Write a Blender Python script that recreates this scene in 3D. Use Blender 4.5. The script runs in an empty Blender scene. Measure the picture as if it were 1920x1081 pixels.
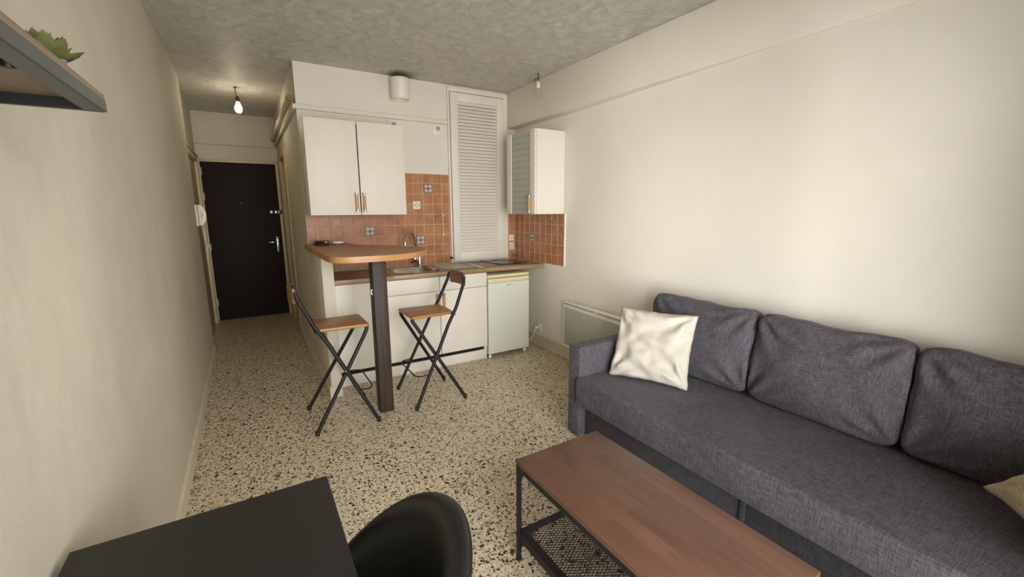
import bpy, bmesh, math, random
from mathutils import Vector, Matrix, noise

random.seed(7)
C = bpy.context.scene.collection
PI = math.pi

# ------------------------------------------------------------------ colour / material helpers
def lin(c):
    return c / 12.92 if c <= 0.04045 else ((c + 0.055) / 1.055) ** 2.4

def rgb(r, g, b):
    return (lin(r / 255), lin(g / 255), lin(b / 255), 1.0)

class NT:
    def __init__(self, name):
        self.m = bpy.data.materials.new(name)
        self.m.use_nodes = True
        self.t = self.m.node_tree
        self.b = self.t.nodes['Principled BSDF']
        self.co = None
    def n(self, typ, **kw):
        nd = self.t.nodes.new(typ)
        for k, v in kw.items():
            setattr(nd, k, v)
        return nd
    def link(self, a, b):
        self.t.links.new(a, b)
    def obj(self):
        if self.co is None:
            self.co = self.n('ShaderNodeTexCoord').outputs['Object']
        return self.co
    def mapped(self, scale, rot=(0, 0, 0), loc=(0, 0, 0)):
        mp = self.n('ShaderNodeMapping')
        mp.inputs['Scale'].default_value = scale
        mp.inputs['Rotation'].default_value = rot
        mp.inputs['Location'].default_value = loc
        self.link(self.obj(), mp.inputs['Vector'])
        return mp.outputs[0]
    def noise(self, scale, detail=4, rough=0.55, vec=None, dist=0.0):
        nd = self.n('ShaderNodeTexNoise')
        nd.inputs['Scale'].default_value = scale
        nd.inputs['Detail'].default_value = detail
        nd.inputs['Roughness'].default_value = rough
        nd.inputs['Distortion'].default_value = dist
        self.link(vec if vec is not None else self.obj(), nd.inputs['Vector'])
        return nd.outputs['Fac']
    def ramp(self, fac, stops, interp='LINEAR'):
        r = self.n('ShaderNodeValToRGB')
        cr = r.color_ramp
        cr.interpolation = interp
        while len(cr.elements) < len(stops):
            cr.elements.new(0.5)
        for e, (p, c) in zip(cr.elements, stops):
            e.position = p
            e.color = c if len(c) == 4 else (*c, 1)
        self.link(fac, r.inputs[0])
        return r.outputs[0]
    def math(self, op, a, b=None, clamp=False):
        nd = self.n('ShaderNodeMath', operation=op, use_clamp=clamp)
        for i, v in enumerate((a, b)):
            if v is None:
                continue
            if isinstance(v, (int, float)):
                nd.inputs[i].default_value = v
            else:
                self.link(v, nd.inputs[i])
        return nd.outputs[0]
    def mix(self, fac, a, b, blend='MIX'):
        nd = self.n('ShaderNodeMix', data_type='RGBA', blend_type=blend)
        for i, v in ((0, fac), (6, a), (7, b)):
            if isinstance(v, (int, float)):
                nd.inputs[i].default_value = v
            elif isinstance(v, tuple):
                nd.inputs[i].default_value = v
            else:
                self.link(v, nd.inputs[i])
        return nd.outputs[2]
    def bump(self, h, strength=0.2, dist=0.01, prev=None):
        nd = self.n('ShaderNodeBump')
        nd.inputs['Strength'].default_value = strength
        nd.inputs['Distance'].default_value = dist
        self.link(h, nd.inputs['Height'])
        if prev is not None:
            self.link(prev, nd.inputs['Normal'])
        self.link(nd.outputs[0], self.b.inputs['Normal'])
        return nd.outputs[0]
    def set(self, **kw):
        for k, v in kw.items():
            k = k.replace('_', ' ')
            if isinstance(v, (int, float, tuple)):
                self.b.inputs[k].default_value = v
            else:
                self.link(v, self.b.inputs[k])
        return self

def plain(name, col, rough=0.5, metal=0.0, mottle=0.06, scale=12, **kw):
    """a painted, plastic or metal surface with a faint mottle"""
    t = NT(name)
    f = t.noise(scale, 4)
    a = tuple(c * (1 - mottle) for c in col[:3]) + (1,)
    b = tuple(min(1, c * (1 + mottle)) for c in col[:3]) + (1,)
    t.set(Base_Color=t.ramp(f, [(0.3, a), (0.7, b)]), Roughness=rough, Metallic=metal)
    for k, v in kw.items():
        t.set(**{k: v})
    return t.m

def wall_mat(name, c1, c2, stain, bump=0.25, bscale=14, stain_amt=0.35, rough=0.8):
    t = NT(name)
    big = t.noise(0.9, 5, 0.6)
    col = t.ramp(big, [(0.35, c1), (0.65, c2)])
    st = t.noise(1.0, 6, 0.65, t.mapped((1.5, 1.5, 1.1), loc=(3, 1, 7)), 0.15)
    stf = t.math('MULTIPLY', t.ramp(st, [(0.46, (0, 0, 0)), (0.74, (1, 1, 1))]), stain_amt)
    col = t.mix(stf, col, stain)
    t.set(Base_Color=col, Roughness=rough)
    h1 = t.noise(bscale, 8, 0.6)
    h2 = t.noise(bscale * 0.22, 3, 0.5)
    h = t.math('ADD', h1, t.math('MULTIPLY', h2, 1.5))
    t.bump(h, bump, 0.012)
    return t.m

def wood_mat(name, c_dark, c_mid, c_light, axis='x', scale=1.0, rough=0.45, streak=0.6):
    t = NT(name)
    long_, cross = 1.6 * scale, 26 * scale
    sc = {'x': (long_, cross, cross), 'y': (cross, long_, cross), 'z': (cross, cross, long_)}[axis]
    g = t.noise(1.0, 8, 0.62, t.mapped(sc), 0.6)
    fine = t.noise(1.0, 3, 0.5, t.mapped(tuple(s * 7 for s in sc)))
    f = t.math('ADD', t.math('MULTIPLY', g, 1 - 0.3 * streak), t.math('MULTIPLY', fine, 0.3 * streak))
    t.set(Base_Color=t.ramp(f, [(0.3, c_dark), (0.5, c_mid), (0.7, c_light)]), Roughness=rough)
    t.bump(f, 0.08, 0.002)
    return t.m

def terrazzo():
    t = NT('terrazzo')
    def layer(scale, loc, thr, edge):
        v = t.n('ShaderNodeTexVoronoi', feature='F1')
        d = t.n('ShaderNodeTexVoronoi', feature='DISTANCE_TO_EDGE')
        mp = t.mapped((scale, scale, 1), loc=loc)
        # a little warp so the chips are irregular
        w = t.n('ShaderNodeTexNoise')
        w.inputs['Scale'].default_value = 0.8
        w.inputs['Detail'].default_value = 1
        t.link(mp, w.inputs['Vector'])
        ad = t.n('ShaderNodeMixRGB', blend_type='ADD')
        ad.inputs[0].default_value = 0.7
        t.link(mp, ad.inputs[1]); t.link(w.outputs['Color'], ad.inputs[2])
        for q in (v, d):
            q.inputs['Scale'].default_value = 1.0
            q.inputs['Randomness'].default_value = 1.0
            t.link(ad.outputs[0], q.inputs['Vector'])
        sep = t.n('ShaderNodeSeparateColor')
        t.link(v.outputs['Color'], sep.inputs[0])
        m = t.math('MULTIPLY', t.math('GREATER_THAN', sep.outputs[0], thr), t.math('GREATER_THAN', d.outputs[0], edge))
        return m, sep.outputs[1], sep.outputs[2]
    base = t.ramp(t.noise(60, 5, 0.7), [(0.3, rgb(188, 176, 152)), (0.5, rgb(212, 202, 179)), (0.72, rgb(230, 222, 204))])
    patch = t.noise(1.1, 3, 0.5)
    base = t.mix(t.math('MULTIPLY', patch, 0.35), base, rgb(206, 194, 170))
    # pale and rosy small chips
    m0, g0, _ = layer(130, (0.2, 0.7, 0), 0.45, 0.05)
    c0 = t.ramp(g0, [(0.0, rgb(224, 212, 184)), (0.3, rgb(186, 166, 134)), (0.5, rgb(206, 182, 152)), (0.7, rgb(168, 150, 116)), (0.85, rgb(232, 224, 202))], 'CONSTANT')
    col = t.mix(m0, base, c0)
    m1, g1, _ = layer(104, (5.2, 1.7, 0), 0.76, 0.08)
    c1 = t.ramp(g1, [(0.0, rgb(112, 88, 60)), (0.35, rgb(138, 112, 80)), (0.6, rgb(82, 62, 44)), (0.8, rgb(142, 128, 96))], 'CONSTANT')
    col = t.mix(m1, col, c1)
    m2, g2, _ = layer(76, (9.1, 4.3, 0), 0.85, 0.12)
    c2 = t.ramp(g2, [(0.0, rgb(40, 30, 24)), (0.4, rgb(26, 20, 17)), (0.7, rgb(66, 46, 32))], 'CONSTANT')
    col = t.mix(m2, col, c2)
    m3, g3, _ = layer(48, (2.7, 8.3, 0), 0.925, 0.15)
    c3 = t.ramp(g3, [(0.0, rgb(30, 23, 19)), (0.5, rgb(56, 36, 26)), (0.8, rgb(122, 100, 72))], 'CONSTANT')
    col = t.mix(m3, col, c3)
    # faint slab joints
    sx = t.n('ShaderNodeSeparateXYZ'); t.link(t.obj(), sx.inputs[0])
    def joint(o, off):
        fr = t.math('FRACT', t.math('DIVIDE', t.math('ADD', o, 10 + off), 0.4))
        return t.math('LESS_THAN', fr, 0.006)
    j = t.math('MAXIMUM', joint(sx.outputs[0], 0.07), joint(sx.outputs[1], 0.16))
    col = t.mix(t.math('MULTIPLY', j, 0.45), col, rgb(128, 108, 82))
    t.set(Base_Color=col, Roughness=t.ramp(t.noise(5, 4), [(0.3, (0.30,) * 3), (0.7, (0.46,) * 3)]))
    return t.m

def fabric(name, c_dark, c_mid, c_light, k=1.0):
    t = NT(name)
    def pair(v1, v2):
        return t.math('MULTIPLY', t.math('ADD', t.noise(1.0, 3, 0.7, t.mapped(v1)), t.noise(1.0, 3, 0.7, t.mapped(v2))), 0.5)
    f1 = pair((420 * k, 16 * k, 420 * k), (22 * k, 420 * k, 22 * k))
    f2 = pair((420 * k, 16 * k, 16 * k), (16 * k, 16 * k, 420 * k))
    nsep = t.n('ShaderNodeSeparateXYZ'); t.link(t.n('ShaderNodeTexCoord').outputs['Normal'], nsep.inputs[0])
    my = t.math('GREATER_THAN', t.math('ABSOLUTE', nsep.outputs[1]), 0.75)
    f = t.math('ADD', t.math('MULTIPLY', f2, my), t.math('MULTIPLY', f1, t.math('SUBTRACT', 1.0, my)))
    big = t.noise(2.2, 3)
    f = t.math('ADD', f, t.math('MULTIPLY', t.math('SUBTRACT', big, 0.5), 0.12))
    t.set(Base_Color=t.ramp(f, [(0.40, c_dark), (0.5, c_mid), (0.60, c_light)]), Roughness=0.85)
    t.b.inputs['Sheen Weight'].default_value = 0.06
    t.b.inputs['Sheen Roughness'].default_value = 0.5
    t.bump(f, 0.35, 0.002)
    return t.m

M = {}
M['floor'] = terrazzo()
M['wall'] = wall_mat('warm_white_plaster', rgb(224, 220, 209), rgb(231, 227, 216), rgb(214, 209, 197), 0.14, 10, 0.3)
M['wall_l'] = wall_mat('worn_cream_plaster', rgb(201, 194, 175), rgb(209, 203, 185), rgb(174, 168, 154), 0.36, 9, 0.4)
M['wall_k'] = wall_mat('kitchen_white_paint', rgb(226, 221, 210), rgb(232, 227, 217), rgb(216, 210, 198), 0.12, 12, 0.25)
M['hall'] = wall_mat('hall_cream_plaster', rgb(207, 201, 183), rgb(215, 209, 192), rgb(182, 176, 158), 0.3, 12, 0.45)
def ceiling_mat():
    t = NT('rough_ceiling_plaster')
    h1 = t.noise(13, 10, 0.72, dist=0.8)
    h2 = t.noise(2.3, 4, 0.5, dist=0.6)
    col = t.ramp(h1, [(0.36, rgb(214, 209, 198)), (0.62, rgb(234, 230, 221))])
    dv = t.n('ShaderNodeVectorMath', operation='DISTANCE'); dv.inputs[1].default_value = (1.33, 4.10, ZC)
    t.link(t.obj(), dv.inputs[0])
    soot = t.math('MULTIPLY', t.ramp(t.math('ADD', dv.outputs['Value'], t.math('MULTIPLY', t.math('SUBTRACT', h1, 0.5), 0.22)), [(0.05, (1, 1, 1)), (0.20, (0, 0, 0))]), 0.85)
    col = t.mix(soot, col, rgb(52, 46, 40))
    t.set(Base_Color=col, Roughness=0.5)
    h = t.math('ADD', h1, t.math('MULTIPLY', h2, 0.9))
    t.bump(h, 1.0, 0.045)
    return t.m
ZC = 2.641
M['ceiling'] = ceiling_mat()
M['base'] = plain('cream_skirting', rgb(214, 204, 180), 0.5, mottle=0.08, scale=8)
M['trim'] = plain('old_cream_gloss', rgb(204, 190, 156), 0.4, mottle=0.1, scale=9)
M['ochre'] = plain('ochre_paint', rgb(194, 174, 134), 0.45, mottle=0.08)
M['white'] = plain('white_laminate', rgb(228, 223, 211), 0.5, mottle=0.02, scale=3)
M['white2'] = plain('white_gloss_paint', rgb(236, 230, 220), 0.4, mottle=0.03, scale=4)
M['fridge'] = plain('fridge_enamel', rgb(217, 219, 211), 0.35, mottle=0.02, scale=3)
M['cream'] = plain('yellowed_plastic', rgb(226, 216, 176), 0.4, mottle=0.04)
M['plast'] = plain('white_plastic', rgb(234, 228, 212), 0.35, mottle=0.02)
M['ivory'] = plain('ivory_plastic', rgb(222, 212, 184), 0.4, mottle=0.03)
M['door'] = plain('black_brown_door', rgb(34, 26, 22), 0.62, mottle=0.15, scale=5, Specular_IOR_Level=0.25)
M['black'] = plain('black_metal', rgb(13, 13, 13), 0.55, 0.0, mottle=0.1)
M['blackp'] = plain('black_plastic', rgb(22, 22, 21), 0.42, mottle=0.1)
M['gap_shade'] = plain('recess_shade', rgb(26, 23, 20), 0.9)  # near-black colour that paints the shade inside gaps
M['steel'] = plain('stainless_steel', rgb(190, 186, 178), 0.22, 1.0, mottle=0.05, scale=30)
M['chrome'] = plain('chrome', rgb(205, 205, 205), 0.1, 1.0, mottle=0.02)
M['brushed'] = plain('brushed_steel', rgb(170, 165, 156), 0.35, 1.0)
M['bar'] = wood_mat('honey_wood_bar', rgb(144, 102, 62), rgb(166, 120, 76), rgb(180, 134, 90), 'x', 0.5, 0.35)
M['barlip'] = wood_mat('orange_wood_edge', rgb(176, 126, 76), rgb(194, 144, 92), rgb(206, 158, 106), 'x', 0.5, 0.4)
M['counter'] = wood_mat('grey_brown_worktop', rgb(128, 104, 76), rgb(156, 130, 98), rgb(176, 152, 118), 'x', 0.8, 0.4)
M['stoolwood'] = wood_mat('stool_beech', rgb(142, 98, 54), rgb(170, 122, 72), rgb(192, 146, 94), 'x', 0.9, 0.4)
M['backwood'] = wood_mat('stool_back_brown', rgb(94, 62, 36), rgb(118, 80, 48), rgb(138, 98, 62), 'y', 0.9, 0.4)
M['post'] = wood_mat('dark_stained_post', rgb(22, 17, 14), rgb(48, 34, 26), rgb(84, 58, 40), 'z', 0.7, 0.55)
M['hwood'] = wood_mat('handle_wood', rgb(180, 138, 86), rgb(202, 160, 108), rgb(216, 178, 126), 'z', 1.0, 0.6)
M['shelfwood'] = wood_mat('shelf_brown_wood', rgb(112, 94, 76), rgb(136, 116, 96), rgb(152, 132, 110), 'y', 0.6, 0.5)
M['frame'] = plain('dark_grey_metal', rgb(84, 87, 84), 0.5, 0.1, mottle=0.1)
M['sofa'] = fabric('charcoal_weave', rgb(44, 41, 47), rgb(75, 72, 79), rgb(106, 102, 110), 1.25)
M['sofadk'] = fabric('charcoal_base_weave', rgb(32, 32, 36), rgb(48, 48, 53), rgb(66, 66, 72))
M['pillow'] = fabric('offwhite_cotton', rgb(176, 171, 159), rgb(186, 181, 169), rgb(194, 189, 178), 1.4)
M['pillow2'] = fabric('beige_linen', rgb(158, 144, 118), rgb(184, 170, 144), rgb(204, 190, 166), 1.0)
M['plant'] = plain('succulent_green', rgb(92, 94, 50), 0.65, mottle=0.35, scale=25)
M['pot'] = plain('grey_pot', rgb(120, 118, 112), 0.6)
M['deskblk'] = plain('black_desk_top', rgb(31, 32, 30), 0.55, mottle=0.12, scale=6)
M['heatglass'] = plain('grey_heater_panel', rgb(176, 176, 164), 0.25, mottle=0.04)
M['frost'] = plain('frosted_green_glass', rgb(172, 180, 166), 0.35, mottle=0.03)
M['dot'] = plain('clear_dot', rgb(66, 76, 68), 0.15)
M['grout'] = plain('grout', rgb(206, 170, 138), 0.8, mottle=0.12)
def tile_mat(name, a, b, c):
    t = NT(name)
    v = t.noise(7, 6, 0.6)
    v2 = t.noise(40, 5, 0.7)
    f = t.math('ADD', t.math('MULTIPLY', v, 0.65), t.math('MULTIPLY', v2, 0.35))
    t.set(Base_Color=t.ramp(f, [(0.35, a), (0.5, b), (0.66, c)]), Roughness=0.38)
    t.bump(t.noise(18, 4), 0.25, 0.006)
    return t.m
M['tile'] = tile_mat('terracotta_tile', rgb(148, 97, 62), rgb(172, 117, 78), rgb(190, 138, 98))
M['decow'] = plain('deco_tile_cream', rgb(222, 208, 190), 0.35)
M['decod'] = plain('deco_tile_ink', rgb(62, 44, 46), 0.35)
M['decog'] = plain('deco_tile_grey', rgb(128, 112, 108), 0.35)
def table_mat():
    t = NT('brown_stave_wood')
    br = t.n('ShaderNodeTexBrick')
    br.offset = 0.37
    br.inputs['Scale'].default_value = 1.0
    br.inputs['Mortar Size'].default_value = 0.0
    br.inputs['Brick Width'].default_value = 0.30
    br.inputs['Row Height'].default_value = 0.062
    br.inputs['Color1'].default_value = (0.35, 0.35, 0.35, 1)
    br.inputs['Color2'].default_value = (0.66, 0.66, 0.66, 1)
    t.link(t.mapped((1, 1, 1), rot=(0, 0, PI / 2)), br.inputs['Vector'])
    g = t.noise(1.0, 7, 0.6, t.mapped((30, 2.2, 30)), 0.8)
    f = t.math('ADD', t.math('MULTIPLY', br.outputs['Color'], 0.55), t.math('MULTIPLY', g, 0.45))
    col = t.ramp(f, [(0.3, rgb(80, 55, 43)), (0.5, rgb(102, 71, 56)), (0.7, rgb(122, 86, 68))])
    kn = t.n('ShaderNodeTexVoronoi', feature='F1')
    kn.inputs['Scale'].default_value = 1.0
    t.link(t.mapped((7, 3.2, 1), loc=(0.3, 0.6, 0)), kn.inputs['Vector'])
    km = t.math('LESS_THAN', kn.outputs['Distance'], 0.035)
    col = t.mix(t.math('MULTIPLY', km, 0.6), col, rgb(78, 44, 30))
    t.set(Base_Color=col, Roughness=0.42)
    t.bump(g, 0.05, 0.002)
    return t.m
M['table'] = table_mat()
def glass_mat():
    t = NT('window_glass')
    tr = t.n('ShaderNodeBsdfTransparent')
    gl = t.n('ShaderNodeBsdfGlossy'); gl.inputs['Roughness'].default_value = 0.02
    fr = t.n('ShaderNodeFresnel'); fr.inputs['IOR'].default_value = 1.45
    mx = t.n('ShaderNodeMixShader')
    t.link(fr.outputs[0], mx.inputs[0]); t.link(tr.outputs[0], mx.inputs[1]); t.link(gl.outputs[0], mx.inputs[2])
    t.link(mx.outputs[0], t.t.nodes['Material Output'].inputs[0])
    return t.m
M['glass'] = glass_mat()
def bulb_mat():
    t = NT('clear_bulb_glass')
    tr = t.n('ShaderNodeBsdfTransparent'); tr.inputs[0].default_value = (.93, .92, .88, 1)
    gl = t.n('ShaderNodeBsdfGlossy'); gl.inputs['Roughness'].default_value = 0.05
    df = t.n('ShaderNodeBsdfDiffuse'); df.inputs[0].default_value = (.8, .78, .72, 1)
    lw = t.n('ShaderNodeLayerWeight'); lw.inputs['Blend'].default_value = 0.25
    m1 = t.n('ShaderNodeMixShader'); m1.inputs[0].default_value = .5
    t.link(gl.outputs[0], m1.inputs[1]); t.link(df.outputs[0], m1.inputs[2])
    mx = t.n('ShaderNodeMixShader')
    t.link(t.math('ADD', t.math('MULTIPLY', lw.outputs['Facing'], .45), .05), mx.inputs[0]); t.link(tr.outputs[0], mx.inputs[1]); t.link(m1.outputs[0], mx.inputs[2])
    t.link(mx.outputs[0], t.t.nodes['Material Output'].inputs[0])
    return t.m
M['bulb'] = bulb_mat()
def emit(name, col, s):
    t = NT(name)
    t.set(Base_Color=(0, 0, 0, 1), Emission_Color=col, Emission_Strength=float(s))
    return t.m
M['lit'] = emit('lit_bulb', (1.0, 0.85, 0.62, 1), 22)
M['filament'] = plain('filament_wire', rgb(226, 214, 186), 0.4)
M['hob'] = plain('black_glass_hob', rgb(12, 12, 12), 0.04, mottle=0.1)
M['wire'] = plain('brown_wire', rgb(66, 50, 38), 0.6)
M['rust'] = plain('rusty_pipe_end', rgb(140, 106, 66), 0.7, mottle=0.2)
M['brass'] = plain('dull_steel_lock', rgb(200, 196, 186), 0.3, 0.7)
M['grey'] = plain('grey_print', rgb(120, 120, 118), 0.5)

# ------------------------------------------------------------------ mesh helpers
def bx(bm, x0, x1, y0, y1, z0, z1, bev=0.0, mi=0, seg=2, mat=None):
    vs = [bm.verts.new(p) for p in ((x0, y0, z0), (x1, y0, z0), (x1, y1, z0), (x0, y1, z0),
                                    (x0, y0, z1), (x1, y0, z1), (x1, y1, z1), (x0, y1, z1))]
    fs = []
    for q in ((0, 3, 2, 1), (4, 5, 6, 7), (0, 1, 5, 4), (1, 2, 6, 5), (2, 3, 7, 6), (3, 0, 4, 7)):
        f = bm.faces.new([vs[i] for i in q]); f.material_index = mi; fs.append(f)
    if mat is not None:
        for v in vs:
            v.co = mat @ v.co
    if bev > 0:
        es = list({e for f in fs for e in f.edges})
        r = bmesh.ops.bevel(bm, geom=es, offset=bev, segments=seg, affect='EDGES', profile=0.5)
        for f in r['faces']:
            f.material_index = mi

def prism(bm, pts, z0, z1, axis='z', mi=0, bev=0.0, side_mi=None):
    """extrude a polygon; axis z: pts are (x,y); axis y: (x,z); axis x: (y,z)"""
    def P(p, h):
        return {'z': (p[0], p[1], h), 'y': (p[0], h, p[1]), 'x': (h, p[0], p[1])}[axis]
    lo = [bm.verts.new(P(p, z0)) for p in pts]
    hi = [bm.verts.new(P(p, z1)) for p in pts]
    fs = [bm.faces.new(lo[::-1]), bm.faces.new(hi)]
    for f in fs:
        f.material_index = mi
    n = len(pts)
    for i in range(n):
        f = bm.faces.new((lo[i], lo[(i + 1) % n], hi[(i + 1) % n], hi[i]))
        f.material_index = mi if side_mi is None else side_mi
        fs.append(f)
    if bev > 0:
        es = [e for e in {e for f in fs[:2] for e in f.edges}]
        bmesh.ops.bevel(bm, geom=es, offset=bev, segments=2, affect='EDGES', profile=0.5)

def tube(bm, pts, r, seg=10, mi=0, cap=True, closed=False):
    pts = [Vector(p) for p in pts]
    n = len(pts)
    rs = r if isinstance(r, (list, tuple)) else [r] * n
    up = None
    rings = []
    for i, p in enumerate(pts):
        if closed:
            d = pts[(i + 1) % n] - pts[i - 1]
        elif i == 0:
            d = pts[1] - p
        elif i == n - 1:
            d = p - pts[-2]
        else:
            d = (pts[i + 1] - p).normalized() + (p - pts[i - 1]).normalized()
        d.normalize()
        if up is None:
            up = Vector((0, 0, 1)) if abs(d.z) < 0.9 else Vector((1, 0, 0))
        s = d.cross(up)
        if s.length < 1e-4:
            s = d.orthogonal()
        s.normalize()
        up = s.cross(d).normalized()
        rings.append([bm.verts.new(p + (s * math.cos(a) + up * math.sin(a)) * rs[i])
                      for a in (2 * PI * k / seg for k in range(seg))])
    m = n if closed else n - 1
    for i in range(m):
        A, B = rings[i], rings[(i + 1) % n]
        for k in range(seg):
            f = bm.faces.new((A[k], A[(k + 1) % seg], B[(k + 1) % seg], B[k])); f.material_index = mi
    if cap and not closed:
        f = bm.faces.new(rings[0][::-1]); f.material_index = mi
        f = bm.faces.new(rings[-1]); f.material_index = mi

def lathe(bm, prof, cx, cy, seg=24, mi=0, mat=None, a0=0.0):
    """revolve (r, z) about the vertical through cx, cy"""
    rings = []
    for r, z in prof:
        if r < 1e-5:
            rings.append([bm.verts.new((cx, cy, z))])
        else:
            rings.append([bm.verts.new((cx + r * math.cos(2 * PI * k / seg + a0), cy + r * math.sin(2 * PI * k / seg + a0), z)) for k in range(seg)])
    for A, B in zip(rings, rings[1:]):
        for k in range(seg):
            k2 = (k + 1) % seg
            if len(A) == 1 and len(B) == 1:
                continue
            if len(A) == 1:
                f = bm.faces.new((A[0], B[k2], B[k]))
            elif len(B) == 1:
                f = bm.faces.new((A[k], A[k2], B[0]))
            else:
                f = bm.faces.new((A[k], A[k2], B[k2], B[k]))
            f.material_index = mi
    if mat is not None:
        for R in rings:
            for v in R:
                v.co = mat @ v.co

def arc(p0, p1, p2, n=6):
    """quadratic curve through control p1"""
    p0, p1, p2 = map(Vector, (p0, p1, p2))
    return [(p0 * (1 - t) ** 2 + p1 * 2 * t * (1 - t) + p2 * t * t) for t in (i / n for i in range(n + 1))]

ORIGIN = {}
def obj(name, bm, mats, parent=None, loc=(0, 0, 0), smooth=True, ang=40):
    """link the bmesh (in world coordinates) as one mesh object, its origin at its thing's base"""
    bmesh.ops.recalc_face_normals(bm, faces=bm.faces)
    me = bpy.data.meshes.new(name)
    bm.to_mesh(me); bm.free()
    for m in (mats if isinstance(mats, (list, tuple)) else [mats]):
        me.materials.append(M[m])
    if parent is not None:
        org = ORIGIN[parent.name]
    else:
        org = Vector(loc)
    me.transform(Matrix.Translation(-org))
    if smooth:
        for p in me.polygons:
            p.use_smooth = True
        me.set_sharp_from_angle(angle=math.radians(ang))
    o = bpy.data.objects.new(name, me)
    C.objects.link(o)
    if parent is not None:
        o.parent = parent
    else:
        o.location = org
    ORIGIN[o.name] = org
    return o

def thing(name, label, cat, loc, group=None):
    o = bpy.data.objects.new(name, None); C.objects.link(o)
    o.empty_display_size = 0.05
    o.location = loc
    ORIGIN[o.name] = Vector(loc)
    return tag(o, label, cat, group)

def tag(o, label, cat, group=None):
    o['label'] = label; o['category'] = cat
    if group:
        o['group'] = group
    return o

def struct(name, bm, mats, parent=None, label=None, smooth=True):
    o = obj(name, bm, mats, parent, smooth=smooth)
    if parent is None:
        o['kind'] = 'structure'
        if label:
            o['label'] = label
    return o

def sthing(name, loc, label, cat):
    o = thing(name, label, cat, loc)
    o['kind'] = 'structure'
    return o

def B():
    return bmesh.new()

def copy_tree(o, parent=None):
    c = o.copy(); C.objects.link(c)
    if parent is not None:
        c.parent = parent
    for ch in list(o.children):
        copy_tree(ch, c)
    return c

# ------------------------------------------------------------------ room dimensions (metres)
XL, XLR, XK, XR = -0.397, -0.450, 0.448, 2.581
YB, YD, YR, YLE = 4.147, 6.762, -0.62, 5.154
ZC = 2.641

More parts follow.
